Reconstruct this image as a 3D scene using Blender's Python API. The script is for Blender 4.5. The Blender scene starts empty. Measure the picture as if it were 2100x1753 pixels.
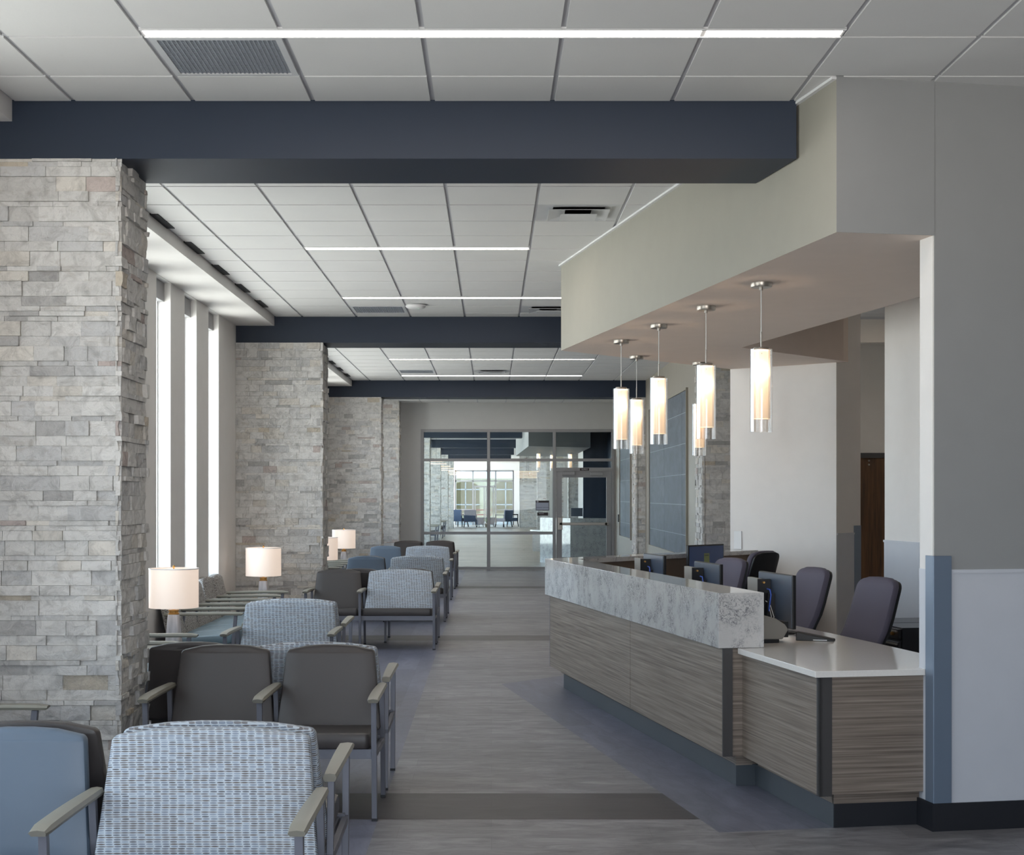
import bpy, math, random
from mathutils import Vector, Matrix, noise as mnoise
R = random.Random(7)
SC = bpy.context.scene
COL = SC.collection
PI = math.pi
# ------------------------------------------------------------------ camera
CZ = 1.63                      # eye height
F = 3040.0                     # focal length in pixels of the 2100 wide frame
cam_d = bpy.data.cameras.new('camera'); cam = bpy.data.objects.new('camera', cam_d); COL.objects.link(cam)
cam.location = (0, 0, CZ); cam.rotation_euler = (PI / 2, 0, 0)
cam_d.sensor_width = 36; cam_d.lens = 36 * F / 2100
cam_d.shift_x = (1050 - 1008) / 2100; cam_d.shift_y = (1015 - 876.5) / 2100
cam_d.clip_end = 400
SC.camera = cam
# ------------------------------------------------------------------ world, lights, exposure
W = bpy.data.worlds.new('sky'); SC.world = W; W.use_nodes = True
bg = W.node_tree.nodes['Background']
bg.inputs[1].default_value = 1.0
_nt = W.node_tree; _tc = _nt.nodes.new('ShaderNodeTexCoord'); _sp = _nt.nodes.new('ShaderNodeSeparateXYZ'); _cr = _nt.nodes.new('ShaderNodeValToRGB')
_mr = _nt.nodes.new('ShaderNodeMapRange'); _mr.inputs[1].default_value = -1; _mr.inputs[2].default_value = 1
_nt.links.new(_tc.outputs['Generated'], _sp.inputs[0]); _nt.links.new(_sp.outputs[2], _mr.inputs[0]); _nt.links.new(_mr.outputs[0], _cr.inputs[0]); _nt.links.new(_cr.outputs[0], bg.inputs[0])
# below the horizon: sunlit pale paving; above: bright hazy sky
_el = _cr.color_ramp.elements; _el[0].position = 0.0; _el[0].color = (6.2, 5.9, 5.5, 1); _el[1].position = 1.0; _el[1].color = (3.2, 3.8, 4.6, 1)
for _p, _c in ((0.49, (7.5, 7.2, 6.8, 1)), (0.51, (4.8, 5.4, 6.1, 1))):
    _e = _el.new(_p); _e.color = _c
SC.view_settings.view_transform = 'Standard'; SC.view_settings.look = 'None'
SC.view_settings.exposure = 0.56; SC.view_settings.gamma = 1.0
SC.view_settings.use_curve_mapping = False
SC.cycles.max_bounces = 9; SC.cycles.diffuse_bounces = 5; SC.cycles.glossy_bounces = 3
SC.cycles.transparent_max_bounces = 12; SC.cycles.transmission_bounces = 6
SC.cycles.caustics_reflective = False; SC.cycles.caustics_refractive = False
SC.cycles.sample_clamp_indirect = 6.0
SC.cycles.use_denoising = True

def area(name, loc, rot, sx, sy, power=0, color=(1, 1, 1), portal=False):
    d = bpy.data.lights.new(name, 'AREA'); d.shape = 'RECTANGLE'; d.size = sx; d.size_y = sy
    d.energy = power; d.color = color
    if portal: d.cycles.is_portal = True
    o = bpy.data.objects.new(name, d); COL.objects.link(o); o.location = loc; o.rotation_euler = rot
    return o
STRIP = 14.0                    # emission of the linear ceiling lights
# window openings act as sky portals
area('sky_portal_left', (-3.02, 16, 2.15), (0, -PI / 2, 0), 2.8, 32, portal=True)
area('sky_portal_rear', (0.6, -2.9, 1.7), (PI / 2, 0, 0), 4.8, 2.6, portal=True)

# ------------------------------------------------------------------ materials
def lin(c):
    return tuple(((v / 255) / 12.92 if v / 255 <= 0.04045 else ((v / 255 + 0.055) / 1.055) ** 2.4) for v in c) + (1,)
class N:
    def __init__(s, name):
        s.m = bpy.data.materials.new(name); s.m.use_nodes = True
        s.t = s.m.node_tree; s.b = s.t.nodes['Principled BSDF']; s.out = s.t.nodes['Material Output']
    def n(s, typ, **kw):
        x = s.t.nodes.new(typ)
        for k, v in kw.items():
            if k.startswith('i'):
                x.inputs[int(k[1:])].default_value = v
            else: setattr(x, k, v)
        return x
    def l(s, a, b): s.t.links.new(a, b)
    def coords(s, scale=(1, 1, 1), rot=(0, 0, 0), kind='Object'):
        tc = s.n('ShaderNodeTexCoord'); mp = s.n('ShaderNodeMapping')
        mp.inputs['Scale'].default_value = scale; mp.inputs['Rotation'].default_value = rot
        s.l(tc.outputs[kind], mp.inputs[0]); return mp.outputs[0]
    def noise(s, vec, scale, detail=4, rough=0.55, dist=0.0):
        x = s.n('ShaderNodeTexNoise'); x.inputs['Scale'].default_value = scale; x.inputs['Detail'].default_value = detail
        x.inputs['Roughness'].default_value = rough; x.inputs['Distortion'].default_value = dist
        s.l(vec, x.inputs['Vector']); return x.outputs['Fac']
    def ramp(s, fac, stops, interp='LINEAR'):
        x = s.n('ShaderNodeValToRGB'); x.color_ramp.interpolation = interp
        e = x.color_ramp.elements
        while len(e) < len(stops): e.new(0.5)
        for k, (p, c) in enumerate(stops): e[k].position = p; e[k].color = c if len(c) == 4 else tuple(c) + (1,)
        s.l(fac, x.inputs[0]); return x.outputs[0]
    def mix(s, fac, a, b, mode='MIX'):
        x = s.n('ShaderNodeMix'); x.data_type = 'RGBA'; x.blend_type = mode
        for sock, v in ((x.inputs[0], fac), (x.inputs[6], a), (x.inputs[7], b)):
            if isinstance(v, bpy.types.NodeSocket): s.l(v, sock)
            else: sock.default_value = v
        return x.outputs[2]
    def math(s, op, a, b=None, c=None):
        x = s.n('ShaderNodeMath'); x.operation = op
        for k, v in enumerate((a, b, c)):
            if v is None: continue
            if isinstance(v, bpy.types.NodeSocket): s.l(v, x.inputs[k])
            else: x.inputs[k].default_value = v
        return x.outputs[0]
    def bump(s, h, strength=0.3, dist=0.01):
        x = s.n('ShaderNodeBump'); x.inputs['Strength'].default_value = strength; x.inputs['Distance'].default_value = dist
        s.l(h, x.inputs['Height']); s.l(x.outputs[0], s.b.inputs['Normal'])
    def col(s, v):
        if isinstance(v, bpy.types.NodeSocket): s.l(v, s.b.inputs['Base Color'])
        else: s.b.inputs['Base Color'].default_value = v
def plain(name, rgb, rough=0.6, metal=0.0, var=0.04, vs=6.0, bump=0.0, bs=300.0, emit=None, es=0, spec=0.5, coat=0.0):
    k = N(name); c = lin(rgb)
    v = k.coords(); f = k.noise(v, vs, 3)
    a = tuple(x * (1 - var) for x in c[:3]) + (1,); b = tuple(min(1, x * (1 + var)) for x in c[:3]) + (1,)
    k.col(k.mix(f, a, b)); k.b.inputs['Roughness'].default_value = rough; k.b.inputs['Metallic'].default_value = metal
    k.b.inputs['Specular IOR Level'].default_value = spec
    if coat: k.b.inputs['Coat Weight'].default_value = coat
    if bump: k.bump(k.noise(v, bs, 2), bump, 0.002)
    if emit: k.b.inputs['Emission Color'].default_value = lin(emit); k.b.inputs['Emission Strength'].default_value = es
    return k.m
M = {}
M['paint_grey'] = plain('grey wall paint', (144, 145, 145), 0.6, bump=0.04, bs=180)
M['paint_white'] = plain('white wall paint', (222, 219, 216), 0.6, bump=0.04, bs=180)
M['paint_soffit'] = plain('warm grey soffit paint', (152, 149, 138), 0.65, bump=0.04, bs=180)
M['paint_office'] = plain('office wall paint', (205, 198, 190), 0.65)
M['paint_blue'] = plain('navy beam paint', (18, 34, 54), 0.5, bump=0.03, bs=150)
M['clad'] = plain('wall protection sheet', (192, 195, 202), 0.45, bump=0.03, bs=220)
M['steel'] = plain('brushed steel corner guard', (112, 126, 144), 0.38, 0.35, bump=0.03)
M['base_rubber'] = plain('black rubber base', (28, 30, 36), 0.42)
M['grid'] = plain('ceiling grid metal', (186, 186, 190), 0.5)
M['white_trim'] = plain('white trim', (226, 226, 226), 0.5)
M['frame_grey'] = plain('grey powder coated chair frame', (112, 113, 122), 0.42, 0.25)
M['frame_dark'] = plain('dark foot glide', (22, 24, 30), 0.5)
M['arm'] = plain('taupe polymer arm cap', (142, 138, 126), 0.42, bump=0.05, bs=500)
M['vinyl_dark'] = plain('charcoal brown vinyl', (66, 61, 60), 0.42, bump=0.06, bs=350)
M['vinyl_blue'] = plain('slate blue vinyl', (92, 106, 122), 0.42, bump=0.06, bs=350)
M['vinyl_teal'] = plain('pale teal vinyl', (104, 124, 134), 0.42, bump=0.06, bs=350)
M['purple'] = plain('plum grey task chair fabric', (88, 83, 98), 0.7, bump=0.15, bs=600)
M['black'] = plain('black plastic', (16, 16, 19), 0.4)
M['black_gloss'] = plain('black enamel steel', (22, 20, 24), 0.28)
M['grey_plastic'] = plain('warm grey plastic', (132, 128, 122), 0.45)
M['silver_plastic'] = plain('silver blue monitor back', (66, 76, 92), 0.28)
M['brass'] = plain('satin brass', (196, 150, 88), 0.3, 0.9)
M['nickel'] = plain('brushed nickel', (166, 160, 152), 0.32, 0.9, bump=0.05)
M['alu'] = plain('anodised storefront frame', (142, 141, 142), 0.4, 0.3)
M['alu_dark'] = plain('dark bronze gasket', (60, 62, 68), 0.5)
M['trim_dark'] = plain('charcoal corner trim', (64, 62, 62), 0.4)
M['plinth'] = plain('charcoal toe kick', (66, 72, 78), 0.36)
M['blue_cable'] = plain('blue network cable', (70, 100, 190), 0.4)
M['white_cable'] = plain('white cable', (215, 215, 215), 0.4)
M['wood_dark'] = None
M['louver'] = plain('white enamel diffuser', (205, 206, 208), 0.4)
M['hole'] = plain('dark duct interior', (26, 27, 30), 0.8)
M['sign_dark'] = plain('dark brown sign plate', (44, 34, 36), 0.4)
M['sign_grey'] = plain('grey sign insert', (156, 162, 178), 0.4)
M['text_dark'] = plain('dark sign lettering', (54, 60, 72), 0.5)
M['text_light'] = plain('light sign lettering', (190, 190, 196), 0.5)
M['note'] = plain('pale green paper note', (150, 160, 110), 0.7)
M['screen'] = plain('dim blue screen', (30, 44, 78), 0.22, emit=(46, 62, 92), es=0.18)
M['taupe_panel'] = None
M['seat_pad'] = M['vinyl_dark']

def emissive(name, rgb, s):
    k = N(name); k.col((0.8, 0.8, 0.8, 1)); k.b.inputs['Emission Color'].default_value = lin(rgb)
    v = k.coords(); f = k.noise(v, 3, 1)
    k.b.inputs['Roughness'].default_value = 0.5
    k.l(k.math('MULTIPLY_ADD', f, s * 0.04, s * 0.98), k.b.inputs['Emission Strength'])
    return k.m
M['strip'] = emissive('linear light lens', (255, 243, 234), STRIP)
M['bars'] = emissive('warm light bar', (255, 200, 150), 0.9)

def glass(name, tint, gl=0.08, rough=0.0, lo=0.04):
    k = N(name); t = k.t; t.nodes.remove(k.b)
    tr = k.n('ShaderNodeBsdfTransparent'); tr.inputs[0].default_value = tint
    g = k.n('ShaderNodeBsdfGlossy'); g.inputs['Roughness'].default_value = rough
    lw = k.n('ShaderNodeLayerWeight'); lw.inputs[0].default_value = 0.35
    f = k.math('MULTIPLY_ADD', lw.outputs['Fresnel'], gl * 3, lo)
    mx = k.n('ShaderNodeMixShader'); k.l(f, mx.inputs[0]); k.l(tr.outputs[0], mx.inputs[1]); k.l(g.outputs[0], mx.inputs[2])
    k.l(mx.outputs[0], k.out.inputs[0]); return k.m
M['glass'] = glass('clear glass', (0.92, 0.96, 0.97, 1), 0.025, 0.0, 0.008)
M['glass_tube'] = glass('clear glass tube', (0.98, 0.96, 0.94, 1), 0.16, 0.02, 0.02)

def shade_mat(name, warm, s, grad, trans):
    k = N(name)
    tc = k.n('ShaderNodeTexCoord'); sp = k.n('ShaderNodeSeparateXYZ'); k.l(tc.outputs['Object'], sp.inputs[0])
    k.col((0.68, 0.64, 0.60, 1)); k.b.inputs['Roughness'].default_value = 0.6
    k.b.inputs['Emission Color'].default_value = warm
    f = k.n('ShaderNodeMapRange'); f.inputs[1].default_value = grad[0]; f.inputs[2].default_value = grad[1]
    f.inputs[3].default_value = s * grad[2]; f.inputs[4].default_value = s * grad[3]
    k.l(sp.outputs[2], f.inputs[0]); k.l(f.outputs[0], k.b.inputs['Emission Strength'])
    tr = k.n('ShaderNodeBsdfTransparent'); mx = k.n('ShaderNodeMixShader'); mx.inputs[0].default_value = trans
    k.l(k.b.outputs[0], mx.inputs[1]); k.l(tr.outputs[0], mx.inputs[2]); k.l(mx.outputs[0], k.out.inputs[0])
    return k.m
M['pend_shade'] = shade_mat('opal pendant glass', (1.0, 0.72, 0.45, 1), 0.46, (-0.80, -0.42, 0.75, 1.3), 0.18)
M['lamp_shade'] = shade_mat('linen lamp shade', (1.0, 0.80, 0.66, 1), 0.36, (0.3, 0.6, 0.9, 1.0), 0.12)

def glaze_base():
    k = N('frosted seeded glass'); v = k.coords((30, 30, 3)); f = k.noise(v, 1, 4)
    k.col(k.ramp(f, [(0.3, lin((176, 176, 182))), (0.7, lin((214, 212, 216)))]))
    k.b.inputs['Roughness'].default_value = 0.25; k.b.inputs['Coat Weight'].default_value = 0.4; return k.m
M['lamp_base'] = glaze_base()

def tile_mat():
    k = N('mineral ceiling tile'); v = k.coords()
    f = k.noise(v, 2.0, 2); g = k.noise(v, 160, 3, 0.7)
    c = k.mix(f, lin((214, 213, 212)), lin((224, 223, 221)))
    c2 = k.mix(k.math('MULTIPLY', g, 0.18), c, lin((170, 170, 170)))
    k.col(c2); k.b.inputs['Roughness'].default_value = 0.9; k.bump(g, 0.15, 0.002); return k.m
M['tile'] = tile_mat()

def stone_mat():
    k = N('split face ledgestone')
    at = k.n('ShaderNodeVertexColor'); at.layer_name = 'tint'
    v = k.coords()
    n1 = k.noise(v, 14, 6, 0.65, 0.8); n2 = k.noise(v, 60, 5, 0.7); n3 = k.noise(k.coords((7, 7, 16)), 1, 3, 0.5, 1.5)
    base = k.mix(0.0, at.outputs[0], at.outputs[0])
    c = k.mix(k.ramp(n1, [(0.46, (0, 0, 0)), (0.70, (0.6, 0.6, 0.6))]), base, lin((168, 167, 166)), 'MULTIPLY')
    c = k.mix(k.math('MULTIPLY', k.ramp(n3, [(0.58, (0, 0, 0)), (0.72, (1, 1, 1))]), 0.30), c, lin((150, 138, 124)))
    c = k.mix(k.math('MULTIPLY', n2, 0.22), c, lin((234, 232, 228)))
    k.col(c); k.b.inputs['Roughness'].default_value = 0.85
    h = k.math('ADD', k.math('MULTIPLY', n1, 1.0), k.math('MULTIPLY', n2, 0.35)); k.bump(h, 0.8, 0.014)
    return k.m
M['stone'] = stone_mat()

def wood_lam(name, c1, c2, c3, sc=(2.2, 2.2, 70)):
    k = N(name); v = k.coords(sc); v2 = k.coords((sc[0] * 1.5, sc[1] * 1.5, sc[2] * 4))
    f = k.noise(v, 1, 5, 0.6, 0.15); g = k.noise(v2, 1, 3, 0.6)
    c = k.ramp(f, [(0.30, lin(c1)), (0.5, lin(c2)), (0.70, lin(c3))])
    c = k.mix(k.math('MULTIPLY', g, 0.45), c, lin(c1)); k.col(c)
    k.b.inputs['Roughness'].default_value = 0.42; return k.m
M['laminate'] = wood_lam('linear grain laminate', (88, 77, 69), (130, 118, 107), (160, 148, 136), (1.3, 1.3, 95))
M['door_wood'] = wood_lam('walnut door veneer', (52, 34, 20), (92, 62, 36), (112, 80, 50), (18, 18, 1.2))
M['taupe_panel'] = wood_lam('taupe wall panel', (140, 134, 122), (152, 146, 134), (160, 154, 142), (40, 40, 1.5))
M['under'] = plain('brown millwork', (110, 94, 80), 0.5)

def marble(name, base, vein, sc=1.0, dens=0.47):
    k = N(name); v = k.coords((sc, sc, sc))
    r1 = k.ramp(k.noise(v, 20, 3, 0.6, 1.6), [(0.462, (0, 0, 0)), (0.5, (1, 1, 1)), (0.538, (0, 0, 0))])
    r2 = k.ramp(k.noise(v, 42, 2, 0.6, 1.2), [(0.455, (0, 0, 0)), (0.5, (0.6, 0.6, 0.6)), (0.545, (0, 0, 0))])
    line = k.mix(1.0, r1, r2, 'LIGHTEN')
    mask = k.ramp(k.noise(v, 7.5, 4, 0.65), [(dens - 0.05, (0, 0, 0)), (dens + 0.12, (1, 1, 1))])
    f = k.math('MULTIPLY', line, mask)
    c = k.mix(k.noise(v, 9, 4), lin(base), lin(tuple(max(0, x - 22) for x in base)))
    c = k.mix(f, c, lin(vein)); k.col(c)
    k.b.inputs['Roughness'].default_value = 0.09; k.b.inputs['Coat Weight'].default_value = 0.3; k.b.inputs['Coat Roughness'].default_value = 0.03
    return k.m
M['marble'] = marble('veined quartz', (200, 198, 196), (96, 96, 102))
M['quartz'] = plain('plain white quartz', (226, 222, 217), 0.18, var=0.06, vs=90, coat=0.3)

def tile_blue():
    k = N('slate blue porcelain'); v = k.coords((1.0, 1.0, 2.5)); f = k.noise(v, 2.2, 6, 0.6, 0.4)
    k.col(k.ramp(f, [(0.3, lin((60, 70, 82))), (0.7, lin((86, 96, 108)))]))
    k.b.inputs['Roughness'].default_value = 0.55; return k.m
M['tile_blue'] = tile_blue()
M['grout'] = plain('pale grout', (150, 160, 170), 0.8)

def planks(name, c1, c2, L, H, rot=0.0, rough=0.32):
    k = N(name); v = k.coords(rot=(0, 0, rot))
    br = k.n('ShaderNodeTexBrick'); br.inputs['Scale'].default_value = 1; br.inputs['Brick Width'].default_value = L
    br.inputs['Row Height'].default_value = H; br.inputs['Mortar Size'].default_value = 0.0012; br.offset = 0.37
    br.inputs['Color1'].default_value = (0, 0, 0, 1); br.inputs['Color2'].default_value = (1, 1, 1, 1); br.inputs['Mortar'].default_value = (0.5, 0.5, 0.5, 1)
    br.inputs['Mortar Smooth'].default_value = 0.0
    k.l(v, br.inputs['Vector'])
    sv = k.n('ShaderNodeMapping'); sv.inputs['Scale'].default_value = (3.0, 8.5, 1); k.l(v, sv.inputs[0])
    n1 = k.noise(sv.outputs[0], 1.1, 8, 0.72, 0.9)
    c = k.ramp(n1, [(0.34, lin(c1)), (0.68, lin(c2))])
    c = k.mix(0.16, c, br.outputs['Color'], 'OVERLAY')
    c = k.mix(k.math('MULTIPLY', br.outputs['Fac'], 0.35), c, lin(tuple(max(0, x - 34) for x in c1)))
    k.col(c); k.b.inputs['Roughness'].default_value = rough
    k.l(k.math('MULTIPLY_ADD', n1, 0.2, rough + 0.02), k.b.inputs['Roughness'])
    k.bump(n1, 0.05, 0.002); return k.m
TH = math.radians(10.2)
M['floor_mid'] = planks('grey vinyl plank', (84, 82, 86), (142, 139, 141), 1.22, 0.235)
M['floor_side'] = planks('blue grey vinyl plank', (84, 86, 100), (118, 119, 134), 1.22, 0.235, PI / 2)
M['floor_desk'] = planks('blue grey vinyl plank at desk', (80, 82, 96), (114, 115, 130), 1.22, 0.235, PI / 2 - TH)
M['floor_dark'] = planks('charcoal vinyl plank', (44, 40, 42), (58, 53, 56), 0.92, 0.235)
M['floor_far'] = planks('pale plank tile', (132, 122, 112), (170, 160, 148), 1.2, 0.6, 0, 0.18)

def fabric():
    k = N('oval pattern upholstery')
    tc = k.n('ShaderNodeTexCoord'); sp = k.n('ShaderNodeSeparateXYZ'); k.l(tc.outputs['Object'], sp.inputs[0])
    PX, PZ = 0.0275, 0.0082
    # along-height coordinate follows the leaned cushion, depth is folded in so tops and sides are covered too
    z = k.math('ADD', sp.outputs[2], k.math('MULTIPLY', sp.outputs[1], 0.45))
    row = k.math('DIVIDE', z, PZ); rowi = k.math('FLOOR', row)
    wn = k.n('ShaderNodeTexWhiteNoise'); wn.noise_dimensions = '1D'; k.l(rowi, wn.inputs['W'])
    xo = k.math('ADD', k.math('DIVIDE', k.math('ADD', sp.outputs[0], k.math('MULTIPLY', sp.outputs[1], 0.3)), PX), k.math('MULTIPLY', wn.outputs[0], 0.22))
    coli = k.math('FLOOR', xo)
    fx = k.math('SUBTRACT', k.math('FRACT', xo), 0.5); fz = k.math('SUBTRACT', k.math('FRACT', row), 0.5)
    cv = k.n('ShaderNodeCombineXYZ'); k.l(coli, cv.inputs[0]); k.l(rowi, cv.inputs[1])
    w2 = k.n('ShaderNodeTexWhiteNoise'); w2.noise_dimensions = '2D'; k.l(cv.outputs[0], w2.inputs['Vector'])
    # groups of cells share the linking dash
    cg = k.n('ShaderNodeCombineXYZ'); k.l(k.math('MULTIPLY', coli, 0.27), cg.inputs[0]); k.l(k.math('MULTIPLY', rowi, 5.3), cg.inputs[1])
    g = k.noise(cg.outputs[0], 1.0, 1)
    e = k.math('ADD', k.math('POWER', k.math('ABSOLUTE', k.math('MULTIPLY', fx, 2.25)), 2.0),
               k.math('POWER', k.math('ABSOLUTE', k.math('MULTIPLY', fz, 3.0)), 2.0))
    oval = k.math('LESS_THAN', e, 1.0)
    dash = k.math('MULTIPLY', k.math('LESS_THAN', k.math('ABSOLUTE', fz), 0.2), k.math('GREATER_THAN', g, 0.50))
    tone = k.math('ADD', k.math('MULTIPLY', w2.outputs[0], 0.75), k.math('MULTIPLY', g, 0.25))
    oc = k.ramp(tone, [(0.0, lin((164, 174, 186))), (0.3, lin((128, 138, 154))), (0.62, lin((116, 122, 134))), (0.8, lin((92, 92, 98))), (1.0, lin((120, 110, 102)))])
    oc = k.mix(k.math('MULTIPLY', k.math('GREATER_THAN', g, 0.50), 0.6), oc, lin((108, 98, 92)))
    c = k.mix(k.math('MULTIPLY', dash, 0.8), lin((186, 194, 202)), lin((146, 138, 128)))
    c = k.mix(oval, c, oc); k.col(c); k.b.inputs['Roughness'].default_value = 0.55
    return k.m
M['fabric'] = fabric()
def fabric_side():
    k = N('small oval pattern upholstery'); v = k.coords((1, 1, 1))
    sp = k.n('ShaderNodeSeparateXYZ'); k.l(v, sp.inputs[0])
    m = k.n('ShaderNodeMapping'); m.inputs['Scale'].default_value = (60, 60, 150); k.l(v, m.inputs[0])
    f = k.noise(m.outputs[0], 1.0, 2, 0.5)
    k.col(k.ramp(f, [(0.44, lin((110, 104, 100))), (0.52, lin((176, 172, 168)))])); k.b.inputs['Roughness'].default_value = 0.7; return k.m
M['fabric2'] = fabric_side()
def building_mat():
    return plain('cream stucco', (226, 214, 178), 0.8)
M['stucco'] = building_mat(); M['stucco_shade'] = plain('curtained window', (150, 134, 96), 0.6)
M['ground'] = plain('pale paving', (190, 190, 186), 0.8)
M['red'] = plain('faded red picnic furniture', (190, 70, 66), 0.5)
M['green'] = plain('green shrub leaves', (90, 120, 60), 0.8, var=0.3, vs=30)

# ------------------------------------------------------------------ mesh helper
class MB:
    def __init__(s, xf=None): s.v = []; s.f = []; s.mi = []; s.xf = xf; s.cm = 0; s.tint = None; s.tints = []
    def addv(s, p):
        p = Vector(p)
        if s.xf is not None: p = s.xf @ p
        s.v.append(p); return len(s.v) - 1
    def face(s, idx):
        s.f.append(tuple(idx)); s.mi.append(s.cm); s.tints.append(s.tint)
    def poly(s, pts): s.face([s.addv(p) for p in pts])
    def box(s, x0, y0, z0, x1, y1, z1):
        b = [s.addv(p) for p in ((x0, y0, z0), (x1, y0, z0), (x1, y1, z0), (x0, y1, z0), (x0, y0, z1), (x1, y0, z1), (x1, y1, z1), (x0, y1, z1))]
        for q in ((0, 3, 2, 1), (4, 5, 6, 7), (0, 1, 5, 4), (1, 2, 6, 5), (2, 3, 7, 6), (3, 0, 4, 7)): s.face([b[i] for i in q])
    def hexa(s, bot, top):
        n = len(bot); a = [s.addv(p) for p in bot]; b = [s.addv(p) for p in top]
        s.face(a[::-1]); s.face(b)
        for i in range(n): s.face((a[i], a[(i + 1) % n], b[(i + 1) % n], b[i]))
    def prism(s, pts, z0, z1): s.hexa([(p[0], p[1], z0) for p in pts], [(p[0], p[1], z1) for p in pts])
    def bar(s, p0, p1, w, d=None, up=(0, 0, 1)):
        d = d or w; p0 = Vector(p0); p1 = Vector(p1); t = (p1 - p0).normalized(); u = Vector(up)
        if abs(t.dot(u)) > 0.95: u = Vector((0, 1, 0))
        sx = t.cross(u).normalized() * w / 2; sy = sx.cross(t).normalized() * d / 2
        s.hexa([p0 - sx - sy, p0 + sx - sy, p0 + sx + sy, p0 - sx + sy], [p1 - sx - sy, p1 + sx - sy, p1 + sx + sy, p1 - sx + sy])
    def lathe(s, prof, c=(0, 0, 0), n=32, closed=False, sq=None):
        rings = []
        for r, z in prof:
            ring = []
            for i in range(n):
                a = 2 * PI * i / n; rr = r
                if sq: rr = r / (abs(math.cos(a)) ** sq + abs(math.sin(a)) ** sq) ** (1 / sq)
                ring.append(s.addv((c[0] + rr * math.cos(a), c[1] + rr * math.sin(a), c[2] + z)))
            rings.append(ring)
        for a, b in zip(rings, rings[1:]):
            for i in range(n): s.face((a[i], a[(i + 1) % n], b[(i + 1) % n], b[i]))
        if closed: s.face(rings[0][::-1]); s.face(rings[-1])
    def cyl(s, p0, p1, r, n=12):
        p0 = Vector(p0); p1 = Vector(p1); t = (p1 - p0).normalized()
        u = t.orthogonal().normalized(); w = t.cross(u)
        a = [s.addv(p0 + (u * math.cos(2 * PI * i / n) + w * math.sin(2 * PI * i / n)) * r) for i in range(n)]
        b = [s.addv(p1 + (u * math.cos(2 * PI * i / n) + w * math.sin(2 * PI * i / n)) * r) for i in range(n)]
        s.face(a[::-1]); s.face(b)
        for i in range(n): s.face((a[i], a[(i + 1) % n], b[(i + 1) % n], b[i]))
    def tube(s, pts, r, n=8):
        pts = [Vector(p) for p in pts]; rings = []; u = None
        for i, p in enumerate(pts):
            t = (pts[min(i + 1, len(pts) - 1)] - pts[max(i - 1, 0)]).normalized()
            u = t.orthogonal().normalized() if u is None else (u - t * u.dot(t)).normalized()
            w = t.cross(u); rings.append([s.addv(p + (u * math.cos(2 * PI * k / n) + w * math.sin(2 * PI * k / n)) * r) for k in range(n)])
        for a, b in zip(rings, rings[1:]):
            for k in range(n): s.face((a[k], a[(k + 1) % n], b[(k + 1) % n], b[k]))
        s.face(rings[0][::-1]); s.face(rings[-1])
    def pillow(s, side, t, fn, edge=0.014, crown=0.0):
        """side: [(half width, height)] bottom to top; t thickness; fn(x, h, d) -> point, d from 0 (front) to t"""
        P = [(hw, h) for hw, h in side]; out = P + [(-hw, h) for hw, h in P[::-1]]; n = len(out); m = len(P)
        nor = []
        for i in range(n):
            a = Vector(out[i - 1]); b = Vector(out[(i + 1) % n]); d = b - a
            nn = Vector((d.y, -d.x)); nor.append(nn.normalized() if nn.length > 1e-9 else Vector((0, 1)))
        loops = []
        for ins, dd in ((edge, 0), (edge * .3, edge * .3), (0, edge), (0, t - edge), (edge * .3, t - edge * .3), (edge, t)):
            loops.append([s.addv(fn(out[i][0] - nor[i].x * ins, out[i][1] - nor[i].y * ins, dd)) for i in range(n)])
        for a, b in zip(loops, loops[1:]):
            for i in range(n): s.face((a[i], b[i], b[(i + 1) % n], a[(i + 1) % n]))
        for lp, dd, rev, cr in ((loops[0], 0, False, -crown), (loops[-1], t, True, crown)):
            # cap as rows of quads with a gently crowned middle
            cols = 6; prev = None
            for j in range(m):
                r_, l_ = lp[j], lp[n - 1 - j]; row = [l_]
                x0 = out[n - 1 - j][0] - nor[n - 1 - j].x * edge; x1 = out[j][0] - nor[j].x * edge
                h = out[j][1] - nor[j].y * edge; hh = j / (m - 1)
                for q in range(1, cols):
                    u = q / cols
                    bulge = cr * (1 - (2 * u - 1) ** 4) * min(1, 4 * min(hh, 1 - hh))
                    row.append(s.addv(fn(x0 + (x1 - x0) * u, h, dd + bulge)))
                row.append(r_)
                if prev:
                    for q in range(cols):
                        f = (prev[q], prev[q + 1], row[q + 1], row[q])
                        s.face(f[::-1] if rev else f)
                prev = row
    def build(s, name, mat=None, parent=None, smooth=False, bevel=0.0, segs=2, loc=None):
        me = bpy.data.meshes.new(name); me.from_pydata([tuple(v) for v in s.v], [], s.f); me.validate(); me.update()
        mats = mat if isinstance(mat, (list, tuple)) else [mat]
        for m in mats: me.materials.append(m)
        if len(mats) > 1:
            for p, k in zip(me.polygons, s.mi): p.material_index = k
        if any(t is not None for t in s.tints):
            ca = me.color_attributes.new('tint', 'FLOAT_COLOR', 'CORNER')
            for p, t in zip(me.polygons, s.tints):
                t = t or (0.5, 0.5, 0.5, 1)
                for li in p.loop_indices: ca.data[li].color = t
        o = bpy.data.objects.new(name, me); COL.objects.link(o)
        if parent is not None: o.parent = parent
        if loc is not None: o.location = loc
        if smooth:
            for p in me.polygons: p.use_smooth = True
            try: me.set_sharp_from_angle(angle=math.radians(38))
            except Exception: pass
        if bevel:
            b = o.modifiers.new('bevel', 'BEVEL'); b.width = bevel; b.segments = segs; b.limit_method = 'ANGLE'; b.angle_limit = math.radians(40)
        return o
def thing(name, label, cat, loc=(0, 0, 0), rz=0.0, group=None):
    o = bpy.data.objects.new(name, None); COL.objects.link(o); o.empty_display_size = 0.1
    o.location = loc; o.rotation_euler = (0, 0, rz); o['label'] = label; o['category'] = cat
    if group: o['group'] = group
    return o
def tag(o, label, cat, group=None):
    o['label'] = label; o['category'] = cat
    if group: o['group'] = group
    return o
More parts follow.
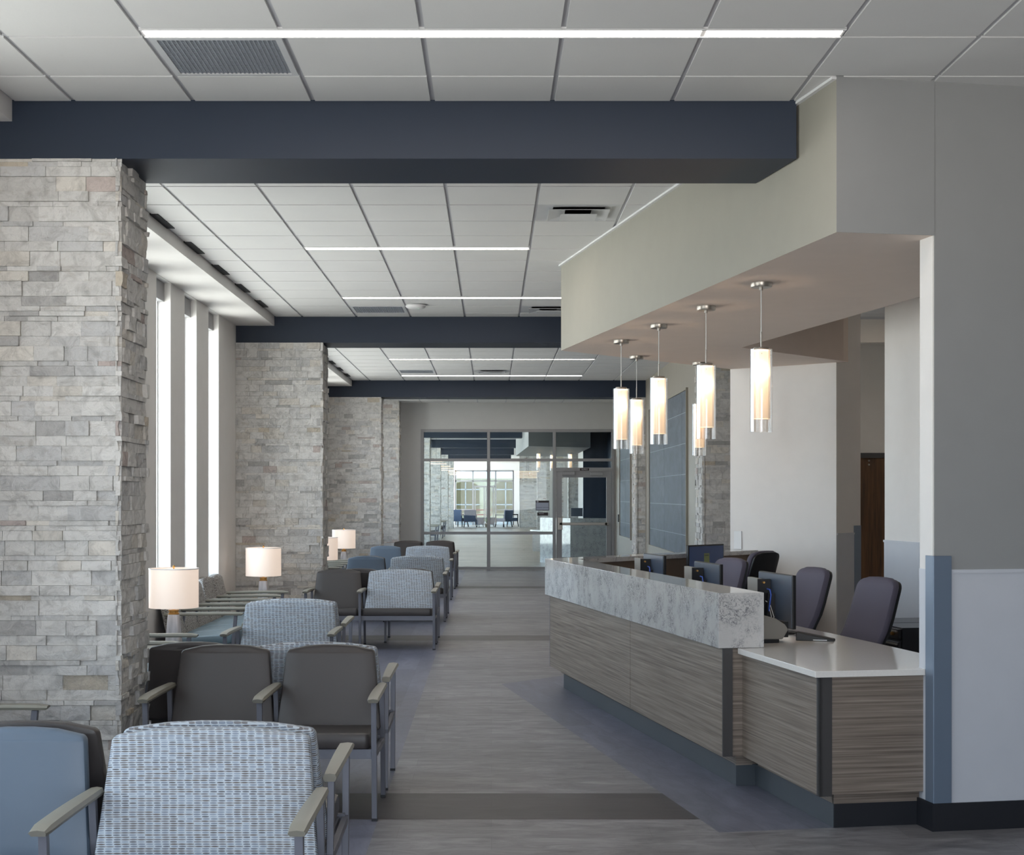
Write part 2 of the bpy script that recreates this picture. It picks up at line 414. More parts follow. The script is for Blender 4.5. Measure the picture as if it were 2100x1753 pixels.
def struct(o, label=None):
    o['kind'] = 'structure'
    if label: o['label'] = label
    return o
def dup(root, loc, rz=None, label=None, group=None, cat=None):
    r = root.copy(); COL.objects.link(r); r.location = loc
    if rz is not None: r.rotation_euler = (0, 0, rz)
    if label: r['label'] = label
    if group: r['group'] = group
    for ch in list(root.children):
        c = ch.copy(); COL.objects.link(c); c.parent = r
        for g in ch.children:
            d = g.copy(); COL.objects.link(d); d.parent = c
    return r

HC = 3.645      # ceiling height
# desk frame: x = across (towards the office), y = along the desk away from the camera
OX, OY = 1.676, 7.266
VX, VY = math.cos(TH), math.sin(TH)
def L(b, a): return (OX + VX * b - VY * a, OY + VY * b + VX * a)
DESK = Matrix.Translation((OX, OY, 0)) @ Matrix.Rotation(TH, 4, 'Z')
A47 = math.radians(47)
AD = Vector((math.cos(A47), math.sin(A47), 0)); AN = Vector((math.sin(A47), -math.cos(A47), 0))   # along the far arm, towards the office
WA = (2.40, 14.90); WB = (3.276, 14.083)

# ------------------------------------------------------------------ floor
m = MB(); m.cm = 0
m.poly([(-3.0, -3, 0), (-.57, -3, 0), (-.57, 32.2, 0), (-3.0, 32.2, 0)])
c1 = L(-.585, 0); c2 = L(-.585, 5.72); e47 = Vector((c2[0], c2[1], 0)) + AD * 3.2
m.cm = 1
m.poly([(-.57, -3, 0), (7, -3, 0), (7, c1[1] + (7 - c1[0]) * math.tan(TH), 0), (c1[0], c1[1], 0), (-.57, c1[1], 0)])
m.poly([(-.57, c1[1], 0), (c1[0], c1[1], 0), (c2[0], c2[1], 0), (-.57, c2[1], 0)])
m.poly([(-.57, c2[1], 0), (c2[0], c2[1], 0), tuple(e47), (e47.x, 32.2, 0), (-.57, 32.2, 0)])
m.cm = 2
m.poly([(c1[0], c1[1], 0), (7, c1[1] + (7 - c1[0]) * math.tan(TH), 0), (7, e47.y, 0), tuple(e47), (c2[0], c2[1], 0)])
m.poly([(e47.x, e47.y, 0), (7, e47.y, 0), (7, 32.2, 0), (e47.x, 32.2, 0)])
m.cm = 3
def bx(y): # right end of the dark stripe, on the slanted line
    return c1[0] + (y - c1[1]) * (c2[0] - c1[0]) / (c2[1] - c1[1])
m.poly([(-2.9, 7.45, .0008), (bx(7.45), 7.45, .0008), (bx(8.1), 8.1, .0008), (-2.9, 8.1, .0008)])
for y0, y1 in ((16.6, 17.22), (25.9, 26.5)): m.poly([(-2.9, y0, .0008), (2.7, y0, .0008), (2.7, y1, .0008), (-2.9, y1, .0008)])
m.cm = 4
m.poly([(-3.0, 32.2, 0), (7, 32.2, 0), (7, 82, 0), (-3.0, 82, 0)])
struct(m.build('floor', [M['floor_side'], M['floor_mid'], M['floor_desk'], M['floor_dark'], M['floor_far']]))

# ------------------------------------------------------------------ ceiling with lay-in tiles
m = MB(); m.cm = 0
m.box(-2.88, -3, HC, 7, 32.3, HC + .12)
T = 0.6096; XG = -0.30
def tiles(x0, x1, y0, y1, yo, skip=()):
    i0 = math.floor((x0 - XG) / T); 
    i = i0
    while XG + i * T < x1:
        j = math.floor((y0 - yo) / T)
        while yo + j * T < y1:
            ax, bx_ = max(XG + i * T, x0) + .012, min(XG + (i + 1) * T, x1) - .012
            ay, by = max(yo + j * T, y0) + .012, min(yo + (j + 1) * T, y1) - .012
            if bx_ - ax > .03 and by - ay > .03 and (i, j) not in skip: m.box(ax, ay, HC - .009, bx_, by, HC + .01)
            j += 1
        i += 1
m.cm = 1
Y1, Y2, Y3 = 7.10, 9.64, 21.95
def ij(x, y, yo): return (math.floor((x - XG) / T), math.floor((y - yo) / T))
RG = [(-1.2, 6.8, Y1), (-1.2, 16.05, Y2), (-1.2, 24.1, Y3)]          # return grilles
SD = [(.6, 10.55, Y2), (.6, 16.05, Y2), (-.1, 24.1, Y3)]             # supply diffusers
tiles(-2.44, 7, 3.0, 7.56, Y1, {ij(*RG[0])})
tiles(-2.44, 4.5, 8.16, 16.69, Y2, {ij(*RG[1]), ij(*SD[0]), ij(*SD[1])})
tiles(-2.44, 4.5, 17.29, 25.96, Y3, {ij(*RG[2]), ij(*SD[2])})
tiles(-2.44, 2.7, 26.56, 32.2, Y3)
struct(m.build('ceiling', [M['grid'], M['tile']]))

def grille(x, y, yo, label):
    i, j = ij(x, y, yo); x0, y0 = XG + i * T + .012, yo + j * T + .012; w = T - .024
    t = thing('return_air_grille', label, 'ceiling vent', (x0 + w / 2, y0 + w / 2, HC), 0, 'return air grilles in the ceiling')
    h = w / 2
    b = MB(); b.box(-h + .03, -h + .03, .0, h - .03, h - .03, .004); b.build('duct_opening', M['hole'], t)
    f = MB()
    for q in ((-h, -h, h, -h + .03), (-h, h - .03, h, h), (-h, -h + .03, -h + .03, h - .03), (h - .03, -h + .03, h, h - .03)): f.box(q[0], q[1], -.012, q[2], q[3], .0)
    f.build('frame', M['louver'], t)
    g = MB(); n = 26
    for k in range(1, n):
        p = -h + .03 + (w - .06) * k / n
        g.box(p - .0035, -h + .03, -.010, p + .0035, h - .03, -.001); g.box(-h + .03, p - .002, -.0095, h - .03, p + .002, -.0015)
    g.build('grid', plain_cache('grille'), t)
_pc = {}
def plain_cache(k):
    if k not in _pc: _pc[k] = plain('eggcrate grille metal', (150, 156, 164), 0.4, 0.3)
    return _pc[k]
grille(*RG[0], 'eggcrate return grille beside the nearest long ceiling light')
grille(*RG[1], 'eggcrate return grille next to the white wireless access point')
grille(*RG[2], 'eggcrate return grille in the far ceiling bay')
M['duct'] = plain('shaded duct metal', (110, 112, 116), 0.5)  # mid grey plate behind the diffuser cones
def diffuser(x, y, yo, label):
    i, j = ij(x, y, yo); w = T - .024; h = w / 2
    t = thing('supply_air_diffuser', label, 'ceiling vent', (XG + i * T + .012 + h, yo + j * T + .012 + h, HC), 0, 'square supply diffusers in the ceiling')
    b = MB(); b.box(-h, -h, .0, h, h, .004); b.build('backing', M['duct'], t)
    for k, (ro, ri, z, zi) in enumerate(((h, h - .11, -.006, -.001), (h - .08, h - .20, -.026, -.003), (h - .165, .0, -.042, 0))):
        f = MB()
        # sloped square cone ring
        o_ = [(-ro, -ro, z), (ro, -ro, z), (ro, ro, z), (-ro, ro, z)] 
        i_ = [(-ri, -ri, zi), (ri, -ri, zi), (ri, ri, zi), (-ri, ri, zi)]
        a = [f.addv(p) for p in o_]; c = [f.addv(p) for p in i_]
        if k < 2:
            for q in range(4): f.face((a[q], c[q], c[(q + 1) % 4], a[(q + 1) % 4]))
        else: f.face(a[::-1])
        a2 = [f.addv((p[0], p[1], p[2] + .004)) for p in o_]
        for q in range(4): f.face((a[q], a[(q + 1) % 4], a2[(q + 1) % 4], a2[q]))
        f.build('cone', M['louver'], t)
diffuser(*SD[0], 'louvred supply diffuser between the blue beam and the tan soffit')
diffuser(*SD[1], 'supply diffuser partly hidden by the tan soffit corner')
diffuser(*SD[2], 'supply diffuser in the far ceiling bay')

# linear ceiling lights
def strip(x0, x1, y, label, brk=()):
    t = thing('linear_ceiling_light', label, 'ceiling light', ((x0 + x1) / 2, y, HC - .01), 0, 'linear lights recessed in the ceiling')
    xs = [x0] + list(brk) + [x1]; c = (x0 + x1) / 2
    for a, b in zip(xs, xs[1:]):
        q = MB(); q.box(a - c + .012, -.045, -.0015, b - c - .012, .045, .0); q.build('lens', M['strip'], t)
    q = MB()
    q.box(x0 - c, -.062, -.003, x1 - c, -.047, .002); q.box(x0 - c, .047, -.003, x1 - c, .060, .002); q.box(x0 - c, -.062, .0002, x1 - c, .060, .0095)
    q.build('housing', M['white_trim'], t)
xl = XG - 2 * T
M['glass_tint'] = glass('solar tinted glass', (0.42, 0.45, 0.46, 1), 0.03, 0.0, 0.01)  # darkened glass, put in to tone down the overbright view outside
M['glass_side'] = glass('lightly tinted glass', (0.74, 0.78, 0.79, 1), 0.03, 0.0, 0.01)  # darkened glass, put in to hold back daylight in the lobby
strip(xl, xl + 5 * T, 6.44, 'long linear ceiling light nearest the camera', (xl + 4 * T,))
strip(xl, xl + 3 * T, 12.05, 'short linear ceiling light between two blue beams')
strip(xl, xl + 5 * T, 15.07, 'linear ceiling light just before the second blue beam', (xl + 4 * T,))
strip(xl, xl + 5 * T, 21.9, 'linear ceiling light right after the second blue beam', (xl + 4 * T,))
strip(xl, xl + 5 * T, 24.9, 'linear ceiling light closest to the third blue beam', (xl + 4 * T,))

strip(xl, xl + 5 * T, 27.5, 'linear ceiling light hidden just behind the third blue beam')  # unseen strip added to brighten the last bay
strip(xl, xl + 5 * T, 30.4, 'linear ceiling light hidden nearest the glazed far wall')  # second unseen strip, added to wash the end wall with light
# ------------------------------------------------------------------ blue beams
for k, (y0, x0, x1) in enumerate(((7.56, -2.88, 1.62), (16.69, -2.88, 2.72), (25.96, -2.88, 2.70))):
    m = MB()
    if k == 0: m.prism([(x0, y0), (1.555, y0), (1.455, y0 + .6), (x0, y0 + .6)], 3.345, HC)
    else: m.box(x0, y0, 3.345, x1, y0 + .6, HC)
    struct(m.build('beam', M['paint_blue']), ['nearest navy blue ceiling beam', 'middle navy blue ceiling beam', 'far navy blue ceiling beam'][k])
# window side fascia drops
for k, (y0, y1) in enumerate(((-3, 7.56), (8.16, 16.69), (17.29, 25.96), (26.56, 31.6))):
    m = MB(); m.box(-2.878, y0, 3.535, -2.445, y1, HC)
    struct(m.build('soffit', M['paint_white']), 'white dropped soffit along the windows, bay %s' % ['at the camera', 'one', 'two', 'three'][k])

# slot diffusers beside the fascia
first = None
for k, y in enumerate((10.58, 11.75, 12.92, 14.09, 15.26, 19.8, 20.97, 22.14, 23.31, 24.48)):
    lab = 'black slot diffuser in the ceiling beside the white window soffit'
    if first is None:
        b = MB(); b.box(-.03, -.28, -.014, .03, .28, -.002); first = b.build('slot_diffuser', M['hole']); o = first
    else: o = first.copy(); COL.objects.link(o)
    o.location = (-2.41, y + .28, HC)
    tag(o, ['first', 'second', 'third', 'fourth', 'fifth'][k % 5] + ' black ceiling slot diffuser along the windows, counted from the ' + ('near stone pillar' if y < 16 else 'second stone pillar'), 'ceiling vent', 'slot diffusers, near bay' if y < 16 else 'slot diffusers, far bay')

# ------------------------------------------------------------------ window wall on the left
WX = -2.878
def win_wall(y0, y1, ws, name='wall_left'):
    m = MB(); ww = .56; X0 = WX - .12
    m.box(X0, y0, 0, WX, y1, .76); m.box(X0, y0, 3.53, WX, y1, HC)
    ys = [y0] + [v for w in ws for v in (w, w + ww)] + [y1]
    for a, b in zip(ys[::2], ys[1::2]): m.box(X0, a, .76, WX, b, 3.53)
    return struct(m.build(name, M['paint_white']))
wn = 0
def add_window(y, detail=True):
    global wn; wn += 1
    t = bpy.data.objects.new('window_%d' % wn, None); COL.objects.link(t); t.location = (WX - .115, y + .28, .76); t['kind'] = 'structure'
    f = MB()
    for q in ((-.28, -.245, 0, 2.77), (.245, .28, 0, 2.77)): f.box(-.03, q[0], q[2], .0, q[1], q[3])
    f.box(-.03, -.28, 0, 0, .28, .035); f.box(-.03, -.28, 2.735, 0, .28, 2.77); f.build('window_frame', M['white_trim'], t)
    g = MB(); g.box(-.018, -.246, .034, -.012, .246, 2.736); g.build('pane', M['glass'], t)
    if detail:
        s_ = MB(); s_.box(.005, -.275, 2.60, .06, .275, 2.765); s_.build('shade_cassette', M['alu'], t)
        c = MB(); c.tube([(.03, -.25, 2.6), (.03, -.25, 1.2), (.032, -.235, 1.17), (.034, -.22, 1.2), (.034, -.22, 2.6)], .003, 6); c.build('pull_chain', M['white_cable'], t)
for base, rng in ((9.22, (8.16, 16.69)), (18.45, (17.29, 25.96)), (0.02, (-3, 7.56))):
    ws = [base + 1.17 * k for k in range(6)]
    win_wall(rng[0], rng[1], ws)
    for w in ws: add_window(w)
win_wall(26.56, 31.7, [27.7, 28.87, 30.04])
for w in (27.7, 28.87, 30.04): add_window(w)
for k in range(3):
    y0 = (7.56, 16.69, 25.96)[k]; m = MB(); m.box(WX - .12, y0, 0, WX, y0 + .6, HC); struct(m.build('wall_left', M['paint_white']))

# ------------------------------------------------------------------ stone cladding
def stone_face(m, P0, U, Nn, w, z0, z1, sub, rnd, depth=0.016, big=True):
    """courses of stones over a rectangle: origin P0, run direction U, outward normal Nn"""
    P0 = Vector(P0); U = Vector(U); Nn = Vector(Nn); z = z0; ci = 0
    seq = [.076, .0255, .051, .076, .051, .0255, .076, .051, .076, .0255]
    while z < z1 - .003:
        h = seq[ci % len(seq)] if rnd.random() > .15 else rnd.choice(seq); ci += 1
        h = min(h, z1 - z)
        if z1 - z - h < .012: h = z1 - z
        x = -rnd.random() * .15
        while x < w - .001:
            ln = rnd.choice((.153, .153, .153, .12, .23, .305)); a = max(x, 0); b = min(x + ln, w); x += ln
            if b - a < .004: continue
            d = rnd.choice((.002, .005, .008, .011, .015, .019)) * depth / .016 + rnd.random() * .003
            g = rnd.random(); v = rnd.uniform(.86, 1.06)
            if g < .66: c = (.66, .645, .62)
            elif g < .82: c = (.55, .545, .54)
            elif g < .92: c = (.68, .64, .58)
            elif g < .965: c = (.42, .41, .40)
            elif g < .98: c = (.55, .48, .38)
            else: c = (.48, .40, .37)
            m.tint = (c[0] * v, c[1] * v, c[2] * v, 1)
            nu = max(1, int((b - a) / .03 * sub)); nv = max(1, int(h / .022 * sub))
            gap = .0012
            def pt(u, q, off): return P0 + U * u + Vector((0, 0, q)) + Nn * off
            idx = []
            seed = rnd.random() * 50
            for j in range(nv + 1):
                r_ = []
                for i in range(nu + 1):
                    u = a + gap + (b - a - 2 * gap) * i / nu; q = z + gap * .7 + (h - gap * 1.4) * j / nv
                    off = d
                    if sub > 0:
                        off += (mnoise.noise(Vector((u * 14 + seed, q * 20, 0))) * .006 + mnoise.noise(Vector((u * 45 + seed, q * 55, 3))) * .003) * depth / .016
                        if i in (0, nu) or j in (0, nv): off -= .0015
                    r_.append(m.addv(pt(u, q, max(off, .001))))
                idx.append(r_)
            for j in range(nv):
                for i in range(nu): m.face((idx[j][i], idx[j][i + 1], idx[j + 1][i + 1], idx[j + 1][i]))
            # skirts back to the substrate
            ring = idx[0] + [r_[-1] for r_ in idx[1:]] + idx[-1][-2::-1] + [r_[0] for r_ in idx[-2:0:-1]]
            back = [m.addv(m.v[k] - Nn * ((m.v[k] - P0).dot(Nn) + .004)) if m.xf is None else m.addv(m.v[k]) for k in ring]
            for k in range(len(ring)):
                k2 = (k + 1) % len(ring); m.face((ring[k2], ring[k], back[k], back[k2]))
        z += h
def pillar(name, label, x0, x1, y0, y1, z1, faces, sub, seed):
    rnd = random.Random(seed); m = MB(); m.tint = (.5, .49, .47, 1); e = .024
    m.box(x0 + (e if 'L' in faces else 0), y0 + e, 0, x1 - (e if 'R' in faces else 0), y1, z1)
    if 'F' in faces: stone_face(m, (x0, y0 + e, 0), (1, 0, 0), (0, -1, 0), x1 - x0, 0, z1, sub, rnd)
    if 'R' in faces: stone_face(m, (x1 - e, y0, 0), (0, 1, 0), (1, 0, 0), y1 - y0, 0, z1, sub, rnd, .022)
    if 'L' in faces: stone_face(m, (x0 + e, y1, 0), (0, -1, 0), (-1, 0, 0), y1 - y0, 0, z1, sub, rnd, .022)
    return struct(m.build(name, M['stone']), label)
pillar('pillar', 'large stone clad pillar nearest the camera', WX, -1.885, 7.54, 8.16, 3.345, 'FR', 1.0, 1)
pillar('pillar', 'second stone clad pillar on the window side', WX, -1.895, 16.66, 17.29, 3.345, 'FR', .5, 2)
pillar('pillar', 'third stone clad pillar on the window side', WX, -1.93, 25.93, 26.56, 3.345, 'FR', .34, 3)
pillar('pillar', 'pale stone pier beside the glazed far wall', WX, -1.96, 31.5, 32.1, HC, 'FR', .34, 4)
pillar('pillar', 'stone pillar beside the white office wall', 2.66, 3.7, 18.7, 19.42, HC, 'FL', .5, 5)
pillar('pillar', 'stone pier at the far end of the slate tile wall', 2.53, 2.9, 26.0, 26.75, 3.345, 'FL', .4, 6)

# ------------------------------------------------------------------ soffit over the desk
S0 = L(-.05, -.153); S1 = L(-.05, 5.76)
S1v = Vector((S1[0], S1[1], 0)); S2 = S1v + AD * 2.62
T0 = L(1.41, -.0); T1 = (2.136, 12.68)
T2 = Vector((T1[0], T1[1], 0)) + AD * 1.72
m = MB()
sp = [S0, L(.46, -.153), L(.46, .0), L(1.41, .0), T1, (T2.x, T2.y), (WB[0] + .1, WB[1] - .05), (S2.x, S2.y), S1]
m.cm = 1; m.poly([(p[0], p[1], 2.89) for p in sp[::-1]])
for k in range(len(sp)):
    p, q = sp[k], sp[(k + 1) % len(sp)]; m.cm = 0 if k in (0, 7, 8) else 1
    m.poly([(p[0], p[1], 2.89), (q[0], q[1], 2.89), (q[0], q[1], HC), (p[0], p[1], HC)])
M['paint_under'] = plain('warm white soffit underside', (224, 209, 198), 0.65)  # white underside, its colour warmed and lightened for the pendant glow
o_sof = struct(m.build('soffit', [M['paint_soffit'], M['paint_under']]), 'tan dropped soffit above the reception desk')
m = MB()
for a, b in ((S0, S1), (S1, (S2.x, S2.y))):
    a = Vector((a[0], a[1], 0)); b = Vector((b[0], b[1], 0)); d = (b - a).normalized(); nn = Vector((-d.y, d.x, 0))
    m.hexa([(a + Vector((0, 0, HC - .022))), (b + Vector((0, 0, HC - .022))), (b + nn * .022 + Vector((0, 0, HC - .022))), (a + nn * .022 + Vector((0, 0, HC - .022)))],
           [(a + Vector((0, 0, HC - .009))), (b + Vector((0, 0, HC - .009))), (b + nn * .022 + Vector((0, 0, HC - .009))), (a + nn * .022 + Vector((0, 0, HC - .009)))])
struct(m.build('trim_1', M['white_trim']))
# ------------------------------------------------------------------ right wall at the desk end
m = MB(DESK); m.box(.454, -.153, 0, 6.2, -.008, HC); m.box(-.05, -.154, 2.89, .454, -.152, HC)
struct(m.build('wall_right', M['paint_grey']))
m = MB(DESK); m.box(.448, -.148, 0, .455, -.012, 2.89); struct(m.build('wall_end', M['paint_white']))
m = MB(DESK)
m.box(.455, -.160, .135, 6.0, -.1535, 1.262); m.box(.4465, -.148, .135, .448, -.008, 1.255)
m.box(.455, -.166, 1.25, 6.0, -.1535, 1.268); m.box(.443, -.085, 1.25, .4465, -.012, 1.268)
struct(m.build('wall_protection', M['clad']))
m = MB(DESK)
m.prism([(.438, -.155), (.438, -.160), (.436, -.166), (.432, -.09), (.436, -.09)], .12, .121)
m = MB(DESK); m.box(.436, -.170, 0, 6.0, -.160, .135); m.box(.436, -.160, 0, .448, -.0, .135)
struct(m.build('baseboard_right', M['base_rubber']))
t = thing('corner_guard', 'brushed blue grey metal corner guard on the right wall edge', 'corner guard', (0, 0, 0)); t.matrix_world = DESK
m = MB(); m.box(.440, -.172, .136, .535, -.1665, 1.335); m.box(.440, -.1665, .136, .446, -.085, 1.335)
m.build('metal_angle', M['steel'], t, bevel=.002)

# ------------------------------------------------------------------ office walls
def wall_seg(name, a, b, th, z0, z1, mat, side=1, label=None):
    a = Vector((a[0], a[1], 0)); b = Vector((b[0], b[1], 0)); d = (b - a).normalized(); nn = Vector((-d.y, d.x, 0)) * th * side
    m = MB(); m.prism([(a.x, a.y), (b.x, b.y), (b.x + nn.x, b.y + nn.y), (a.x + nn.x, a.y + nn.y)], z0, z1)
    return struct(m.build(name, mat), label)
WC = Vector((WB[0], WB[1], 0)) + AD * .46
# white wall with its returning end, one solid
m = MB(); wa = Vector((WA[0], WA[1], 0))
m.prism([WA, WB, (WC.x, WC.y), ((wa + AD * .46).x, (wa + AD * .46).y)], 0, HC)
struct(m.build('wall_office', M['paint_white']), 'white wall where the desk arm ends')
m = MB()
e = AN * .004
for a, b, g in ((Vector((WB[0], WB[1], 0)), WC, .006),):
    d = (b - a).normalized(); q0 = a + d * .01; q1 = a + d * .33
    for z0, z1, off in ((.1, 1.262, .004), (1.25, 1.268, .010)):
        m.hexa([(q0.x, q0.y, z0), (q1.x, q1.y, z0), (q1.x + AN.x * off, q1.y + AN.y * off, z0), (q0.x + AN.x * off, q0.y + AN.y * off, z0)],
               [(q0.x, q0.y, z1), (q1.x, q1.y, z1), (q1.x + AN.x * off, q1.y + AN.y * off, z1), (q0.x + AN.x * off, q0.y + AN.y * off, z1)])
struct(m.build('wall_protection', M['clad']))
q0 = WC - AD * .13; q1 = WC
m = MB(); m.hexa([(q0.x, q0.y, .1), (q1.x, q1.y, .1), (q1.x + AN.x * .006, q1.y + AN.y * .006, .1), (q0.x + AN.x * .006, q0.y + AN.y * .006, .1)],
                 [(q0.x, q0.y, 1.335), (q1.x, q1.y, 1.335), (q1.x + AN.x * .006, q1.y + AN.y * .006, 1.335), (q0.x + AN.x * .006, q0.y + AN.y * .006, 1.335)])
tag(m.build('corner_guard', M['steel']), 'metal corner guard on the white office wall end by the corridor', 'corner guard')
P = L(2.32, 4.39); Q = L(2.32, .0); Pb = L(2.62, 4.39)
m = MB(DESK); m.box(2.32, 0, 0, 2.45, 4.39, HC); struct(m.build('wall_back_office', M['paint_white']))
m = MB(DESK); m.box(2.312, 0, .1, 2.32, 4.385, 1.258); m.box(2.305, 0, 1.25, 2.32, 4.387, 1.268)
struct(m.build('wall_protection', M['clad']))
# surface raceway cover on the white wall above the desk arm
q0 = Vector((WA[0], WA[1], 0)) + (Vector((WB[0] - WA[0], WB[1] - WA[1], 0)).normalized() * .05); dw = Vector((WB[0] - WA[0], WB[1] - WA[1], 0)).normalized(); nw = Vector((-AD.x, -AD.y, 0))
m = MB(); q1 = q0 + dw * .09
m.hexa([q0 + Vector((0, 0, 1.09)), q1 + Vector((0, 0, 1.09)), q1 + nw * .012 + Vector((0, 0, 1.09)), q0 + nw * .012 + Vector((0, 0, 1.09))][::-1],
       [q0 + Vector((0, 0, 1.27)), q1 + Vector((0, 0, 1.27)), q1 + nw * .012 + Vector((0, 0, 1.27)), q0 + nw * .012 + Vector((0, 0, 1.27))][::-1])
tag(m.build('wall_box', M['white_trim'], bevel=.003), 'small white cover plate on the left edge of the white office wall', 'wall plate')
# corridor
m = MB(); m.box(3.4, 19.0, 0, 4.42, 19.12, HC); m.box(5.42, 19.0, 0, 6.6, 19.12, HC); m.box(4.42, 19.0, 2.16, 5.42, 19.12, HC)
m.box(3.4, 17.0, 3.38, 6.6, 17.2, HC); struct(m.build('wall_corridor', M['paint_office']))
m = MB(); m.box(6.5, 7.5, 0, 6.6, 32.2, HC); struct(m.build('wall_far_right', M['paint_office']))
t = bpy.data.objects.new('door_1', None); COL.objects.link(t); t.location = (4.92, 19.0, 0); t['kind'] = 'structure'
m = MB(); m.box(-.455, .02, .01, .32, .06, 2.105); m.build('door_leaf', M['door_wood'], t)
m = MB(); m.box(-.52, -.02, 0, -.455, .1, 2.17); m.box(.32, -.02, 0, .50, .1, 2.17); m.box(-.455, -.02, 2.105, .32, .1, 2.17); m.build('door_frame', M['trim_dark'], t)
m = MB(); m.cyl((-.08, .02, 2.07), (-.08, -.0, 2.07), .012); m.cyl((-.08, .02, 2.02), (-.08, -.0, 2.02), .012); m.build('door_closer_bolt', M['nickel'], t)

def fill_panel(x, y, label, e=4.0):  # unseen panels added to brighten the dark office and corridor
    t = thing('ceiling_panel_light', label, 'ceiling light', (x, y, HC - .012), 0)
    m = MB(); m.box(-.29, -.29, -.004, .29, .29, .0); m.build('lens', emissive('office panel lens', (255, 236, 214), e), t)
    m = MB(); m.box(-.3, -.3, -.002, -.29, .3, .008); m.box(.29, -.3, -.002, .3, .3, .008); m.box(-.29, -.3, -.002, .29, -.29, .008); m.box(-.29, .29, -.002, .29, .3, .008); m.build('frame', M['white_trim'], t)
fill_panel(3.75, 10.2, 'square ceiling panel light over the back office, hidden by the soffit', 9.0)
fill_panel(5.0, 15.5, 'square ceiling panel light in the corridor behind the office', 11.0)
# ------------------------------------------------------------------ slate tile wall
RX = 2.70
m = MB(); m.box(RX, 19.42, 0, RX + .15, 32.2, HC); struct(m.build('wall_feature', M['taupe_panel']))
def tile_panel(y0, y1, label, joints):
    t = thing('slate_tile_panel', label, 'wall panel', (RX, (y0 + y1) / 2, 0), 0)
    c = (y0 + y1) / 2
    m = MB(); m.box(-.004, y0 - c, .79, 0, y1 - c, 3.08); m.build('grout', M['grout'], t)
    m = MB(); zs = [.79, 1.07, 1.495, 1.92, 2.35, 2.78, 3.08]; ys = [y0] + joints + [y1]
    for z0, z1 in zip(zs, zs[1:]):
        for a, b in zip(ys, ys[1:]): m.box(-.010, a - c + .006, z0 + .006, -.004, b - c - .006, z1 - .006)
    m.build('tiles', M['tile_blue'], t)
    m = MB()
    for a, b, z0, z1 in ((y0 - .03, y0, .76, 3.11), (y1, y1 + .03, .76, 3.11), (y0, y1, .76, .79), (y0, y1, 3.08, 3.11)): m.box(-.03, a - c, z0, 0, b - c, z1)
    m.build('frame', M['taupe_panel'], t)
tile_panel(20.4, 25.2, 'large framed slate blue tile panel on the right wall', [20.95, 23.1])
tile_panel(28.6, 31.0, 'narrow slate blue tile panel beside the glass door', [29.8])
m = MB(); m.box(-.03, -.05, -.08, 0, .05, .08)
tag(m.build('card_reader', M['black'], loc=(RX, 31.35, 1.14), bevel=.006), 'small black card reader on the wall beside the glass door', 'card reader')

# ------------------------------------------------------------------ far wall with glazing and door
FY = 32.2
def fx(px): return (px - 1008) / F * FY
def fz(py): return CZ - (py - 1015) / F * FY
X0, X1, ZT = fx(863), fx(1259), fz(880)
XD = fx(1137)
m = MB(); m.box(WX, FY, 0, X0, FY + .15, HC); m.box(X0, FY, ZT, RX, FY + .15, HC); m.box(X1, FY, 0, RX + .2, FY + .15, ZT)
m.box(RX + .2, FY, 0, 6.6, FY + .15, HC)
struct(m.build('wall_back', plain('pale grey end wall paint', (188, 188, 186), 0.6)))  # wall grey lightened to stand in for light missing at the far end
t = bpy.data.objects.new('window_screen', None); COL.objects.link(t); t.location = (0, FY, 0); t['kind'] = 'structure'; t.name = 'window_%d' % (wn + 1)
m = MB()
for px in (866, 1002, 1137, 1257): m.box(fx(px) - .03, -.02, 0, fx(px) + .03, .12, ZT)
ZM = fz(943); ZB = fz(1093); ZD = fz(962.5)
for z, a, b in ((ZT - .03, 866, 1257), (ZM, 866, 1257), (ZB, 866, 1137), (.04, 866, 1137)): m.box(fx(a), -.018, z - .03, fx(b), .118, z + .03)
m.box(fx(1137), -.018, ZD - .04, fx(1257), .118, ZD + .04)
m.build('window_frame', M['alu'], t)
m = MB()
for px in (866, 1002, 1137, 1257): m.box(fx(px) - .036, .03, 0, fx(px) + .036, .07, ZT)
m.build('gasket', M['alu_dark'], t)
m = MB(); m.box(fx(866), .045, .05, fx(1137), .055, ZT - .03); m.box(fx(1137), .045, ZD, fx(1257), .055, ZT - .03); m.build('pane', M['glass'], t)
t = bpy.data.objects.new('door_2', None); COL.objects.link(t); t.location = (0, FY, 0); t['kind'] = 'structure'
da, db = fx(1141), fx(1253)
m = MB(); ga, gb, gz = fx(1152.5), fx(1243.5), fz(979)
m.box(da, .0, .02, ga, .05, ZD - .04); m.box(gb, .0, .02, db, .05, ZD - .04); m.box(ga, .0, gz, gb, .05, ZD - .04); m.box(ga, .0, .02, gb, .05, .28)
m.build('door_leaf', M['alu'], t)
m = MB(); m.box(ga, .02, .28, gb, .03, gz); m.build('door_glass', M['glass'], t)
m = MB(); zb = fz(1074); m.box(da + .06, -.09, zb - .03, db - .08, -.05, zb + .03); m.box(da + .03, -.09, zb - .13, da + .13, .0, zb + .14); m.box(db - .14, -.09, zb - .035, db - .06, .0, zb + .035)
m.build('push_bar', M['nickel'], t, bevel=.006)
m = MB(); m.box(da + .12, -.06, ZD - .12, da + .40, .0, ZD - .05); m.box(db - .45, -.07, ZD - .13, db - .18, .0, ZD - .06); m.build('door_closer', M['alu'], t, bevel=.004)
